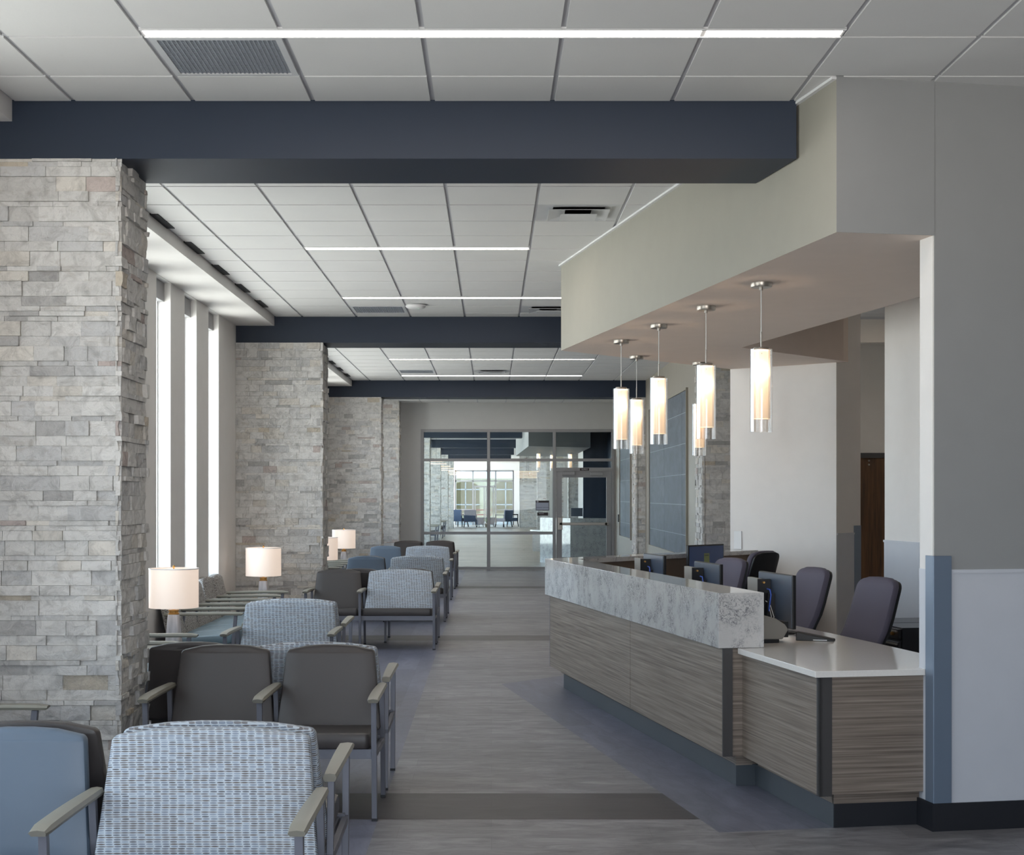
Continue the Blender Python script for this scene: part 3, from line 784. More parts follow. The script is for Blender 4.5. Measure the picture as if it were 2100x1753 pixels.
def text(s, size, mat, parent, loc, rot=(PI / 2, 0, 0), name='lettering', ext=.0008, align='CENTER'):
    c = bpy.data.curves.new(name, 'FONT'); c.body = s; c.size = size; c.extrude = ext; c.align_x = align; c.align_y = 'CENTER'
    c.materials.append(mat); q = bpy.data.objects.new(name + '_curve', c); COL.objects.link(q); bpy.context.view_layer.update()
    me = bpy.data.meshes.new_from_object(q.evaluated_get(bpy.context.evaluated_depsgraph_get())); bpy.data.objects.remove(q)
    o = bpy.data.objects.new(name, me); COL.objects.link(o); o.parent = parent; o.location = loc; o.rotation_euler = rot; return o
t = thing('door_number_plate', 'small black number plate above the glass door', 'sign', (fx(1198.5), FY - .02, ZD))
m = MB(); m.box(-.10, -.006, -.026, .10, 0, .026); m.build('plate', M['sign_dark'], t); text('GLM013', .038, M['text_light'], t, (0, -.007, 0))
t = thing('room_sign', 'framed grey waiting room sign with dark header on the glass', 'sign', (fx(1112.5), FY + .043, fz(1036.5)))
m = MB(); m.box(-.148, -.01, -.11, .148, 0, .11); m.build('sign_frame', M['frame_grey'], t)
m = MB(); m.box(-.14, -.014, .065, .14, -.0101, .105); m.build('header', M['sign_dark'], t)
m = MB(); m.box(-.13, -.014, -.09, .13, -.0101, .06); m.build('insert', M['sign_grey'], t)
text('IMAGING WAITING', .030, M['text_dark'], t, (0, -.0145, -.045))
m = MB(); m.lathe([(.020, 0), (.010, 0)], n=16); o = m.build('emblem', M['text_light'], t); o.location = (-.105, -.015, .085); o.rotation_euler = (PI / 2, 0, 0)
t = thing('room_sign', 'small dark plaque on the glass below the framed sign', 'sign', (fx(1113), FY + .043, fz(1054)))
m = MB(); m.box(-.117, -.008, -.035, .117, 0, .035); m.build('plaque', M['sign_dark'], t); text('MRI SCAN', .024, M['text_light'], t, (-.03, -.009, .008))

# ------------------------------------------------------------------ reception desk
desk = thing('reception_desk', 'long angled reception desk with veined stone counter and grained wood front', 'desk'); desk.matrix_world = DESK
PE = 5.50
BC = (-.235, 5.57)                       # outer corner of the counter in desk coordinates
ang = A47 - TH; ad = (math.cos(ang), math.sin(ang)); an = (math.sin(ang), -math.cos(ang))
def AR(t_, w): return (BC[0] + ad[0] * t_ + an[0] * w, BC[1] + ad[1] * t_ + an[1] * w)
LEN = 2.93
# counter: box marble along the desk, slab along the arm
m = MB()
k_ = .265
inner = (BC[0] + k_, BC[1] - .0)
# intersection of inner lines
def isect(p, d, q, e):
    den = d[0] * e[1] - d[1] * e[0]; t_ = ((q[0] - p[0]) * e[1] - (q[1] - p[1]) * e[0]) / den; return (p[0] + d[0] * t_, p[1] + d[1] * t_)
IC = isect((BC[0] + k_, 0), (0, 1), AR(0, .25), ad)
m.prism([(BC[0], 1.03), (BC[0] + k_, 1.03), IC, BC], .778, 1.085)
m.build('stone_counter', M['marble'], desk, bevel=.002)
m = MB(); m.prism([BC, IC, AR(LEN, .25), AR(LEN, 0)], 1.045, 1.085); m.build('stone_counter', M['marble'], desk, bevel=.002)
m = MB(); m.prism([AR(.22, .10), AR(.30, .19), AR(LEN - .03, .19), AR(LEN - .03, .03), AR(.22, .03)], .0, 1.045); m.build('arm_panel', M['under'], desk)
def front_panel(a0, a1, b0, z0=.173, z1=.777):
    m = MB(); m.box(b0, a0, z0, b0 + .02, a1, z1); return m.build('front_panel', M['laminate'], desk, bevel=.001)
front_panel(1.052, 2.96, -.206); front_panel(2.966, PE, -.206)
m = MB(); m.box(-.207, 1.045, .173, -.203, 1.053, .777); m.box(-.206, 1.040, .173, -.150, 1.047, .777); m.build('corner_trim', M['trim_dark'], desk)
m = MB(); m.box(-.150, 1.047, .173, -.02, 1.07, .777); m.box(-.115, 1.083, .115, -.02, 1.10, .18); m.build('end_panel', M['laminate'], desk)
m = MB(); m.box(-.110, 1.10, .117, .03, PE, .777); m.build('carcass', M['laminate'], desk)
m = MB(); m.box(-.207, PE, .17, -.15, PE + .012, .777); m.build('corner_trim', M['frame_grey'], desk)
m = MB(); m.box(-.114, 1.086, 0, .02, PE - .12, .117); m.build('toe_kick', M['plinth'], desk)
# low section
m = MB(); m.box(-.092, -.04, .173, -.072, 1.045, .745); m.build('front_panel', M['laminate'], desk)
m = MB(); m.box(-.030, -.052, .173, .447, -.03, .745); m.box(.0, -.004, .117, .447, .02, .175); m.box(.0, .0, .117, .02, 1.05, .175); m.build('end_panel', M['laminate'], desk)
m = MB(); m.box(-.094, -.054, .165, -.030, -.032, .745); m.box(-.094, -.054, .165, -.074, -.015, .745); m.build('corner_trim', M['trim_dark'], desk)
m = MB(); m.box(-.07, -.03, .175, .42, 1.04, .74); m.build('carcass', M['under'], desk)
m = MB(); m.box(.002, -.002, 0, .447, .05, .117); m.build('toe_kick', M['base_rubber'], desk)
m = MB(); m.box(-.002, -.002, 0, .002, 1.08, .117); m.build('toe_kick', M['plinth'], desk)
m = MB(); m.prism([(-.125, -.075), (.446, -.075), (.446, -.004), (.76, -.004), (.76, 1.2), (.70, 4.4), (.03, 4.9), (.03, 1.045), (-.125, 1.028)], .746, .777)
m.build('worktop', M['quartz'], desk, bevel=.002)
m = MB(); m.prism([AR(.6, .17), AR(1.0, .86), AR(LEN - .06, .86), AR(LEN - .06, .17)], .73, .76); m.build('worktop', M['quartz'], desk)
m = MB(); m.prism([AR(LEN - .08, .2), AR(LEN - .08, .80), AR(LEN - .04, .80), AR(LEN - .04, .2)], .0, .73); m.build('support_panel', M['under'], desk)

# ------------------------------------------------------------------ monitors
def monitor(label, b, a, z, rz, front=False, group=None):
    """local: screen faces +x, width along y; origin on the table top"""
    p = L(b, a)
    t = thing('computer_monitor', label, 'monitor', (p[0], p[1], .777), rz, group)
    w, h, z0 = .285, .325, z
    m = MB(); m.box(-.012, -w, z0, .012, w, z0 + h); m.build('screen_housing', M['black'], t, bevel=.004)
    m = MB(); m.box(-.0165, -w + .006, z0 + .006, -.012, w - .006, z0 + h - .006); m.build('rear_cover', M['silver_plastic'], t, bevel=.003)
    m = MB(); m.box(.012, -w + .014, z0 + .016, .0135, w - .014, z0 + h - .014); m.build('screen', M['screen'], t)
    m = MB(); m.bar((-.045, 0, .02), (-.03, 0, z0 + .2), .05, .02); m.build('stand', M['black'], t)
    m = MB(); m.lathe([(.0, .0), (.12, .0), (.125, .006), (.10, .014), (.0, .016)], n=28); m.build('stand_base', M['black'], t)
    if front:
        m = MB(); m.box(.0136, -.04, z0 + .08, .0142, .045, z0 + .245); n_ = m.build('paper_note', M['note'], t)
        text('Reminder', .017, M['text_dark'], n_, (.0146, .002, z0 + .228), (PI / 2, 0, PI / 2))
    return t
def minipc(mon, z0):
    """small computer clamped behind a monitor"""
    m = MB(); m.box(-.105, .06, z0 + .05, -.075, .24, z0 + .29); pc = m.build('mini_computer', M['grey_plastic'], mon, bevel=.003)
    m = MB(); m.box(-.105, .055, z0 + .05, -.02, .0605, z0 + .285); m.build('port_panel', M['black'], pc)
    m = MB(); m.box(-.075, .07, z0 + .06, -.017, .23, z0 + .28); m.build('bracket', M['black'], pc)
    m = MB(); m.cyl((-.07, .055, z0 + .265), (-.07, .035, z0 + .265), .007); m.build('brass_port', M['brass'], pc)
    m = MB(); m.tube([(-.045, .05, z0 + .225), (-.045, .0, z0 + .222), (-.05, -.03, z0 + .19), (-.055, -.01, z0 + .1), (-.06, .03, z0), (-.06, .06, z0 - .03)], .0045); m.build('network_cable', M['blue_cable'], pc)
    for k in range(4):
        m = MB(); y = .03 - k * .012
        m.tube([(-.055, .05, z0 + .15), (-.05, y, z0 + .14), (-.052, y - .05 - k * .01, z0 + .06), (-.055, y - .01 * k, z0 - .02 + .01 * k), (-.06, .08, z0 - .03 + .01 * k)], .0025, 6)
        m.build('power_cable', M['white_cable'] if k % 2 else M['black'], pc)
M1 = monitor('nearest monitor seen from behind with grey box and loose cables', .43, 1.87, .045, TH)
minipc(M1, .045)
M2 = monitor('middle monitor seen from behind above the stone counter', .47, 3.31, .045, TH); minipc(M2, .045)
M3 = monitor('farthest monitor seen from behind, left of the note screen', .51, 4.79, .045, TH); minipc(M3, .045)
p4 = AR(1.78, .42)
monitor('dark monitor facing the camera with a green paper note', p4[0], p4[1], .07, A47 - PI / 2, True)
# card printer
p = L(.085, 1.36)
t = thing('card_printer', 'grey rounded desktop card printer beside the stone counter end', 'printer', (p[0], p[1], .777), TH)
m = MB(); prof = [(-.12, .02), (.15, .02), (.185, .075), (.165, .105), (.11, .14), (.04, .16), (-.12, .165)]
m.hexa([(x, -.09, z) for x, z in prof], [(x, .09, z) for x, z in prof]); m.build('housing', M['grey_plastic'], t, bevel=.008, segs=3)
m = MB(); m.box(-.12, -.085, 0, .13, .085, .025); m.build('base', M['black'], t, bevel=.003)
m = MB(); m.box(.165, -.07, .03, .19, .07, .12); m.build('card_slot', M['black'], t)
p = L(.47, 1.38)
t = thing('barcode_scanner', 'low black stand foot lying on the white worktop', 'scanner', (p[0], p[1], .777), TH - .5)  # foot of a monitor stand
m = MB(); m.hexa([(-.10, -.05, 0), (.12, -.05, 0), (.12, .05, 0), (-.10, .05, 0)], [(-.10, -.04, .05), (.115, -.045, .012), (.115, .045, .012), (-.10, .04, .05)]); m.build('body', M['black'], t, bevel=.004)
m = MB(); m.box(.0, -.0515, .004, .08, -.0495, .009); m.build('accent_strip', M['white_cable'], t)

# ------------------------------------------------------------------ task chairs
def round_side(w0, w1, h0, h1, r0, r1, crown, n=5, mid=6, waist=0):
    s = [(.0005 + w0 * .5, h0)] if False else []
    s.append((w0 * .45, h0))
    for k in range(n + 1):
        a = -PI / 2 + PI / 2 * k / n; s.append((w0 - r0 + r0 * math.cos(a), h0 + r0 + r0 * math.sin(a)))
    for k in range(1, mid):
        u = k / mid; s.append((w0 + (w1 - w0) * u + waist * math.sin(PI * u), h0 + r0 + (h1 - r1 - h0 - r0) * u))
    for k in range(n + 1):
        a = PI / 2 * k / n; s.append((w1 - r1 + r1 * math.cos(a), h1 - r1 + r1 * math.sin(a)))
    s.append((w1 * .55, h1 + crown * .75)); s.append((w1 * .2, h1 + crown))
    return s
def task_chair(label, b, a, rz, top=1.12):
    """local: faces -y"""
    p = L(b, a); t = thing('task_chair', label, 'office chair', (p[0], p[1], 0), rz, None)
    dz = top - 1.10
    def fn(x, h, d): 
        y = .20 + (h - .45) * .30 - .035 * math.sin(PI * min(1, max(0, (h - .45) / .35))) + .25 * x * x * -1
        return (x, y + d, h + dz)
    m = MB(); m.pillow(round_side(.215, .20, .48, 1.085, .05, .06, .012), .05, fn, .016, .008); m.build('backrest', M['purple'], t, True)
    def fn2(x, h, d): q = fn(x, h, d + .05); return q
    m = MB(); m.pillow(round_side(.205, .19, .50, 1.075, .045, .055, .010), .022, fn2, .006); m.build('back_shell', M['black'], t, True)
    def fs(x, h, d): return (x, h, .50 + dz - d + .02 - .3 * max(0, -.2 - h) ** 1)
    m = MB(); m.pillow(round_side(.22, .235, -.27, .20, .06, .06, .0), .075, fs, .02, .0); m.build('seat', M['purple'], t, True)
    m = MB(); m.bar((0, .30, .50 + dz), (0, .10, .40 + dz), .06, .02); m.cyl((0, 0, .12), (0, 0, .42 + dz), .028); m.lathe([(.05, .30), (.05, .10)], n=16); m.build('column', M['black'], t)
    for k in range(5):
        an_ = 2 * PI * k / 5 + .3; cx, cy = math.cos(an_), math.sin(an_)
        m = MB(); m.bar((cx * .03, cy * .03, .13), (cx * .29, cy * .29, .08), .045, .03); lg = m.build('base_leg', M['black'], t, bevel=.004)
        m = MB(); m.cyl((cx * .29 - cy * .02, cy * .29 + cx * .02, .03), (cx * .29 + cy * .02, cy * .29 - cx * .02, .03), .03, 16); m.build('caster', M['black'], lg)
    return t
task_chair('plum task chair nearest the right wall behind the low worktop', .62, 1.62, TH - PI / 2 + .16, 1.13)
task_chair('plum task chair directly right of the nearest monitor', .67, 2.78, TH - PI / 2 + .12, 1.135)
task_chair('task chair turned to show its black back shell', 1.24, 5.22, -2.32, 1.17)
task_chair('plum task chair mostly hidden behind the middle monitor', .60, 4.20, TH - PI / 2 + .25, 1.14)

# ------------------------------------------------------------------ filing pedestals
def pedestal(label, a):
    p = L(1.93, a); t = thing('file_pedestal', label, 'filing cabinet', (p[0], p[1], 0), TH, 'black filing pedestals against the office wall')
    m = MB(); m.box(-.20, -.195, 0, .36, .195, .70); m.build('body', M['black_gloss'], t)
    for z0, z1 in ((.62, .69), (.33, .60), (.05, .32)):
        m = MB(); m.box(-.225, -.185, z0, -.20, .185, z1); d = m.build('drawer', M['black_gloss'], t, bevel=.003)
        m = MB(); m.box(-.24, -.17, z1 - .022, -.225, .17, z1 - .012); m.build('pull', M['nickel'], d)
    m = MB(); m.cyl((-.245, -.11, .655), (-.225, -.11, .655), .013); m.build('lock', M['brass'], t)
    return t
pedestal('black filing pedestal farther from the wall edge with brass lock', 3.45); pedestal('black filing pedestal half hidden by the right wall edge', 3.04)

# ------------------------------------------------------------------ pendants
def pendant(label, x, y):
    t = thing('pendant_light', label, 'pendant light', (x, y, 2.89), 0, 'glass cylinder pendants over the reception desk')
    m = MB(); m.lathe([(.0, -.028), (.060, -.028), (.063, -.024), (.063, -.0)], n=36); m.cyl((0, 0, -.028), (0, 0, -.045), .011); m.build('canopy', M['nickel'], t, True)
    m = MB(); m.cyl((0, 0, -.045), (0, 0, -.30), .0028, 8); m.build('cord', M['white_cable'], t)
    m = MB(); m.cyl((0, 0, -.29), (0, 0, -.385), .005, 10); m.lathe([(.0, -.383), (.044, -.383), (.046, -.386), (.046, -.398), (.0, -.398)], n=32); 
    for k in range(3):
        a = 2 * PI * k / 3 + .4; m.cyl((math.cos(a) * .05, math.sin(a) * .05, -.425), (math.cos(a) * .075, math.sin(a) * .075, -.425), .003, 8)
    m.build('cap', M['nickel'], t, True)
    m = MB(); m.lathe([(.0, -.398), (.052, -.40), (.053, -.41), (.053, -.805), (.051, -.807), (.051, -.41)], n=40); m.build('inner_shade', M['pend_shade'], t, True)
    m = MB(); m.lathe([(.066, -.395), (.066, -.885), (.0635, -.885), (.0635, -.395), (.066, -.395)], n=40); m.build('glass_cylinder', M['glass_tube'], t, True)
    d = bpy.data.lights.new('pendant_bulb', 'POINT'); d.energy = 15; d.color = (1, .74, .50); d.shadow_soft_size = 0.03
    o = bpy.data.objects.new('bulb', d); COL.objects.link(o); o.parent = t; o.location = (0, 0, -.52)
    return t
for px, py, lab in ((1561, 580, 'glass cylinder pendant nearest the camera, farthest right'), (1448, 628, 'second nearest pendant, overlapping a farther pendant'),
                    (1351, 665.6, 'pendant in front of the slate blue tile panel'), (1274, 697.6, 'leftmost pendant over the desk'),
                    (1305.6, 730, 'pendant just right of the leftmost one, hanging farther back'), (1434, 743, 'small farthest pendant half hidden behind another')):
    Y = F * (2.89 - CZ) / (1015 - py); pendant(lab, (px - 1008) / F * Y, Y)

# ------------------------------------------------------------------ guest chairs
def guest_chair(kind, w, backm, seatm, left_arm=True):
    """local: faces -y, origin on the floor below the front legs; the right-hand frame is at +w/2 seen from behind the camera"""
    t = bpy.data.objects.new('guest_armchair' if kind == 'guest' else 'wide_armchair', None); COL.objects.link(t); t.empty_display_size = .1
    t['category'] = 'armchair'; t['label'] = 'armchair'
    def fb(x, h, d): return (x, .475 + (h - .38) * .245 + .055 - d if False else .475 + (h - .38) * .235 + d, h)
    m = MB(); m.pillow(round_side(w / 2 - .008, w / 2 - .045, .375, .797, .02, .026, .024, mid=8), .062, fb, .014, .006)
    m.build('backrest', backm, t, True)
    def fs(x, h, d): return (x, h, .440 - (h + .02) * .07 - d)
    m = MB(); m.pillow(round_side(w / 2 - .022, w / 2 - .022, -.025, .50, .03, .03, .0, mid=4), .082, fs, .02, .0)
    m.build('seat', seatm, t, True)
    m = MB(); m.bar((-w / 2, .0, .335), (w / 2, .0, .335), .022, .048); m.bar((-w / 2, .54, .315), (w / 2, .54, .315), .022, .04)
    for q in (-1, 1): m.bar((q * (w / 2 - .03), -.011, .335), (q * (w / 2 - .03), .551, .315), .018, .03)
    m.build('seat_frame', M['frame_grey'], t)
    sides = (1, -1) if left_arm else (1,)
    for sd in sides:
        x = sd * w / 2
        m = MB(); m.hexa([(x - .0135, -.0135, .012), (x + .0135, -.0135, .012), (x + .0135, .0135, .012), (x - .0135, .0135, .012)],
                         [(x - .0135, -.065, .60), (x + .0135, -.065, .60), (x + .0135, -.035, .60), (x - .0135, -.035, .60)])
        lg = m.build('front_leg', M['frame_grey'], t, bevel=.002)
        m = MB(); m.box(x - .0145, -.0145, 0, x + .0145, .0145, .014); m.build('foot', M['frame_dark'], lg)
        m = MB(); m.hexa([(x - .0125, .575, .012), (x + .0125, .575, .012), (x + .0125, .600, .012), (x - .0125, .600, .012)],
                         [(x - .0125, .49, .60), (x + .0125, .49, .60), (x + .0125, .52, .60), (x - .0125, .52, .60)])
        lg = m.build('rear_leg', M['frame_grey'], t, bevel=.002)
        m = MB(); m.box(x - .0135, .573, 0, x + .0135, .602, .014); m.build('foot', M['frame_dark'], lg)
        m = MB(); m.bar((x, -.02, .335), (x, .56, .315), .022, .03); m.build('side_rail', M['frame_grey'], t)
        # arched, tapered arm cap
        m = MB(); rows = []; n = 12
        for k in range(n + 1):
            u = k / n; y = -.115 + .675 * u; z = .600 + .010 * math.sin(PI * (.35 + .65 * u)); hw = .031 - .007 * u + .003 * math.sin(PI * u)
            zt = z + .020
            if k == 0: zt = z + .012; hw = .027
            rows.append([m.addv(q) for q in ((x - hw * .8, y + (.012 if k == 0 else 0), z - .006), (x - hw, y, z + .006), (x - hw * .82, y, zt), (x, y, zt + .003), (x + hw * .82, y, zt), (x + hw, y, z + .006), (x + hw * .8, y + (.012 if k == 0 else 0), z - .006))])
        for r0, r1 in zip(rows, rows[1:]):
            for q in range(7): m.face((r0[q], r0[(q + 1) % 7], r1[(q + 1) % 7], r1[q]))
        m.face(rows[0][::-1]); m.face(rows[-1]); m.build('arm_cap', M['arm'], t, True)
    return t
WR, WW = .568, .778
proto = {}
def chair(kind, loc, rz, label, left_arm=False, back=None, seat=None, group=None):
    key = (kind, back, seat, left_arm)
    if key not in proto:
        o = guest_chair(kind, WR if kind == 'guest' else WW, M[back], M[seat], left_arm); proto[key] = o
        o.location = loc; o.rotation_euler = (0, 0, rz)
    else: o = dup(proto[key], loc, rz)
    o['label'] = label
    if group: o['group'] = group
    elif 'group' in o: del o['group']
    return o
def row(y, xr, facing, items, group):
    """items from right to left: (kind, back, seat, label)"""
    x = xr; n = len(items)
    seq = items if facing < 0 else items
    for k, (kd, b, s, lab) in enumerate(seq):
        w = WR if kd == 'guest' else WW; cx = x - w / 2; x -= w
        if facing < 0: chair(kd, (cx, y, 0), 0, lab, left_arm=(k == n - 1), back=b, seat=s, group=group)
        else:
            # turned about: its own right frame is on the left, so the aisle end needs both frames
            chair(kd, (cx, y, 0), PI, lab, left_arm=(k == 0), back=b, seat=s, group=group)
D, B, PF = 'vinyl_dark', 'vinyl_blue', 'fabric'
PO = 1.36
row(4.56, -.585, -1, [('wide', PF, D, 'wide oval patterned armchair nearest the camera'), ('guest', B, B, 'slate blue armchair at the lower left edge')], 'nearest row facing the camera')
row(4.56 + PO, -.585, 1, [('wide', PF, D, 'wide patterned armchair back to back with the nearest patterned one'), ('guest', D, D, 'dark armchair backing onto the nearest blue armchair')], 'nearest row facing away')
row(7.42, -.585, -1, [('guest', D, D, 'charcoal armchair at the aisle in the nearest all dark pair'), ('guest', D, D, 'charcoal armchair beside the near stone pillar, left of its twin')], 'second row facing the camera')
row(7.42 + PO, -.585, 1, [('wide', PF, D, 'wide patterned armchair behind the two nearest charcoal ones'), ('guest', D, D, 'dark armchair behind the near charcoal pair, below the table lamp')], 'second row facing away')
row(10.85, -1.165, -1, [('wide', PF, D, 'wide patterned armchair standing alone left of the aisle row')], 'third row facing the camera')
row(10.85 + PO, -1.165, 1, [('wide', PF, D, 'wide patterned armchair backing onto the lone patterned one')], 'third row facing away')
row(15.6, -.605, -1, [('wide', PF, D, 'wide patterned armchair with dark seat near the second pillar'), ('guest', D, D, 'charcoal armchair left of the patterned one with dark seat')], 'fourth row facing the camera')
row(15.6 + PO, -.605, 1, [('guest', D, D, 'dark aisle armchair behind the patterned one with dark seat'), ('guest', D, D, 'dark armchair behind the fourth row, second from the aisle')], 'fourth row facing away')
row(19.05, -.60, -1, [('wide', PF, D, 'wide patterned armchair beside the nearer of two far blue chairs'), ('guest', B, B, 'nearer of the two distant slate blue armchairs')], 'fifth row facing the camera')
row(19.05 + PO, -.60, 1, [('wide', PF, D, 'wide patterned armchair backing onto the fifth row'), ('guest', D, D, 'dark armchair backing onto the nearer distant blue one')], 'fifth row facing away')
row(23.1, -.63, -1, [('wide', PF, D, 'farthest wide patterned armchair facing the camera'), ('guest', B, B, 'farthest slate blue armchair facing the camera')], 'sixth row facing the camera')
row(25.75, -.64, -1, [('guest', D, D, 'dark armchair at the aisle in the last row'), ('guest', D, D, 'dark armchair in the last row beside the third pillar')], 'last row facing the camera')
row(25.75 + PO, -.62, 1, [('guest', D, D, 'dark aisle armchair behind the last row'), ('guest', D, D, 'dark armchair behind the last row, next to the aisle one')], 'last row facing away')
# along the windows, facing the aisle
def wchair(y0, n, labs, grp):
    for k in range(n):
        chair('guest', (-2.235, y0 + WR * (k + .5), 0), PI / 2, labs[k], left_arm=(k == 0), back='fabric2', seat='vinyl_teal', group=grp)
wchair(12.66, 5, ['teal seated armchair by the windows, nearest of five in line', 'second nearest teal seated armchair by the windows', 'middle teal seated armchair of five by the windows',
                  'fourth teal seated armchair by the windows', 'teal seated armchair by the windows, next to the second lamp'], 'window side armchairs, near bay')
wchair(10.14, 1, ['armchair by the windows whose arm shows before the nearest lamp'], 'armchair beside the nearest lamp table')
wchair(6.53, 1, ['armchair by the window whose arm shows before the near pillar'], 'armchair before the near stone pillar')
wchair(20.7, 4, ['window side armchair just beyond the hidden lamp'] + ['window side armchair, second beyond the hidden lamp', 'window side armchair, third beyond the hidden lamp', 'window side armchair just before the farthest table lamp'], 'window side armchairs, far bay')

# ------------------------------------------------------------------ side tables and lamps
def side_table(label, x, y, h=.46):
    t = thing('side_table', label, 'side table', (x, y, 0))
    m = MB(); m.box(-.26, -.26, h - .025, .26, .26, h); m.build('table_top', M['arm'], t, bevel=.004)
    for sx in (-1, 1):
        for sy in (-1, 1):
            m = MB(); m.box(sx * .235 - .014, sy * .235 - .014, 0, sx * .235 + .014, sy * .235 + .014, h - .025); m.build('leg', M['frame_grey'], t)
    m = MB()
    for s_ in (-1, 1): m.bar((-.235, s_ * .235, h - .045), (.235, s_ * .235, h - .045), .018, .03); m.bar((s_ * .235, -.235, h - .045), (s_ * .235, .235, h - .045), .018, .03)
    m.build('apron', M['frame_grey'], t)
def table_lamp(label, x, y, z=.46):
    t = thing('table_lamp', label, 'table lamp', (x, y, z), 0, 'white drum table lamps on the side tables')
    m = MB(); m.lathe([(.0, 0), (.062, 0), (.063, .004), (.042, .245), (.0, .247)], n=4 * 10, sq=5); m.build('base', M['lamp_base'], t, True)
    m = MB(); m.lathe([(.0, .246), (.043, .246), (.043, .255), (.036, .257), (.036, .270), (.041, .272), (.041, .280), (.014, .283), (.008, .30), (.008, .58)], n=28)
    m.cyl((0, 0, .598), (0, 0, .615), .006); m.lathe([(.0, .628), (.009, .622), (.011, .614), (.007, .606), (.0, .604)], n=16); m.build('neck', M['brass'], t, True)
    m = MB(); m.lathe([(.190, .298), (.190, .600)], n=48); m.lathe([(.187, .600), (.187, .298)], n=48)
    sh = m.build('lamp_shade', M['lamp_shade'], t, True)
    m = MB(); m.lathe([(.192, .596), (.192, .603), (.185, .603)], n=48)
    for k in range(3):
        a = 2 * PI * k / 3; m.cyl((0, 0, .592), (.187 * math.cos(a), .187 * math.sin(a), .594), .002, 6)
    m.build('shade_ring', M['white_trim'], sh, True)
    d = bpy.data.lights.new('lamp_bulb', 'POINT'); d.energy = 16; d.color = (1, .72, .46); d.shadow_soft_size = 0.0
    o = bpy.data.objects.new('bulb', d); COL.objects.link(o); o.parent = t; o.location = (0, 0, .45)
for lab, x, y in (('lit drum shade table lamp right of the near stone pillar', -2.465, 11.5), ('lit drum shade table lamp before the second stone pillar', -2.465, 16.02),
                  ('lit table lamp half hidden by the second pillar', -2.26, 19.95), ('lit table lamp before the third stone pillar', -2.42, 24.3)):
    side_table(lab.replace('lit drum shade table lamp', 'side table under the lamp').replace('lit table lamp', 'side table under the lamp'), x, y); table_lamp(lab, x, y)

# ------------------------------------------------------------------ access point
t = thing('wireless_access_point', 'round white wireless access point on the ceiling by the grille', 'access point', (-.80, 15.62, HC - .009))
m = MB(); m.lathe([(.0, -.045), (.06, -.044), (.095, -.034), (.108, -.018), (.10, -.004), (.06, .0)], n=36); m.build('cover', M['white_trim'], t, True)
m = MB(); m.lathe([(.0, -.0465), (.006, -.0455)], n=12); o = m.build('status_light', emissive('green indicator', (90, 230, 140), 1.0), t); o.location = (.03, -.03, .0)

# ------------------------------------------------------------------ lobby beyond the glass
m = MB(); m.box(WX - .1, 32.35, HC, 6, 81.2, HC + .1); struct(m.build('ceiling', M['tile']), 'ceiling of the lobby beyond the glass')
for k, y in enumerate((35.2, 44.4, 53.7, 62.9, 72.1)):
    m = MB(); m.box(WX, y, 3.345, .95 + (3 if k == 0 else 0), y + .6, HC); struct(m.build('beam', M['paint_blue']), 'blue beam of the lobby beyond the glass')
    if k: 
        rnd = random.Random(20 + k); mm = MB(); mm.tint = (.5, .49, .47, 1); mm.box(WX + .0, y + .03, 0, -1.86, y + .6, 3.345)
        stone_face(mm, (WX, y + .03, 0), (1, 0, 0), (0, -1, 0), 1.02, 0, 3.345, 0, rnd); stone_face(mm, (-1.86, y, 0), (0, 1, 0), (1, 0, 0), .6, 0, 3.345, 0, rnd)
        struct(mm.build('pillar', M['stone']), 'stone pillar in the lobby beyond the glass')
        m = MB(); m.box(-2.45, y - 8.6 if k > 1 else 35.8, 3.5, -2.2, y, HC); struct(m.build('soffit', M['paint_white']))
for y0 in (33.0, 42.2, 51.4, 60.6, 69.8):
    m = MB()
    m.box(WX - .12, y0 - .7, 0, WX, y0 + 8.5, .3); m.box(WX - .12, y0 - .7, 3.5, WX, y0 + 8.5, HC)
    for k in range(4): m.box(WX - .12, y0 - .7 + 2.2 * k, .3, WX, y0 - .1 + 2.2 * k, 3.5)
    struct(m.build('wall_lobby_left', M['paint_white']))
    t = bpy.data.objects.new('window_%d' % (wn + 10 + int(y0)), None); COL.objects.link(t); t['kind'] = 'structure'
    m = MB(); m.box(WX - .08, y0 - .7, .3, WX - .07, y0 + 8.5, 3.5); m.build('pane', M['glass_side'], t)
m = MB(); m.box(3.6, 32.35, 0, 3.75, 48, HC); m.box(2.85, 46, 0, 3.6, 46.2, HC); struct(m.build('wall_lobby_blue', M['paint_blue']))
m = MB(); m.box(2.3, 75.6, 0, 4.0, 81, HC); m.box(3.9, 48, 0, 4.0, 75.7, HC); struct(m.build('wall_lobby_right', M['paint_white']))
for k, (x0, x1, y) in enumerate(((1.43, 2.3, 75.0), (2.05, 2.6, 66.0), (2.35, 2.62, 54.0), (2.45, 2.75, 47.0))):
    rnd = random.Random(40 + k); mm = MB(); mm.tint = (.5, .49, .47, 1); mm.box(x0, y + .03, 0, x1, y + .6, HC)
    stone_face(mm, (x0, y + .03, 0), (1, 0, 0), (0, -1, 0), x1 - x0, 0, HC, 0, rnd); stone_face(mm, (x0 + .0, y + .6, 0), (0, -1, 0), (-1, 0, 0), .6, 0, HC, 0, rnd)
    struct(mm.build('pillar', M['stone']), 'stone pillar on the right side of the lobby beyond the glass')
m = MB(); m.prism([(1.0, 40), (2.75, 41.2), (2.75, 51), (.82, 50)], 2.95, HC); struct(m.build('soffit', M['paint_grey']), 'grey soffit in the lobby beyond the glass')
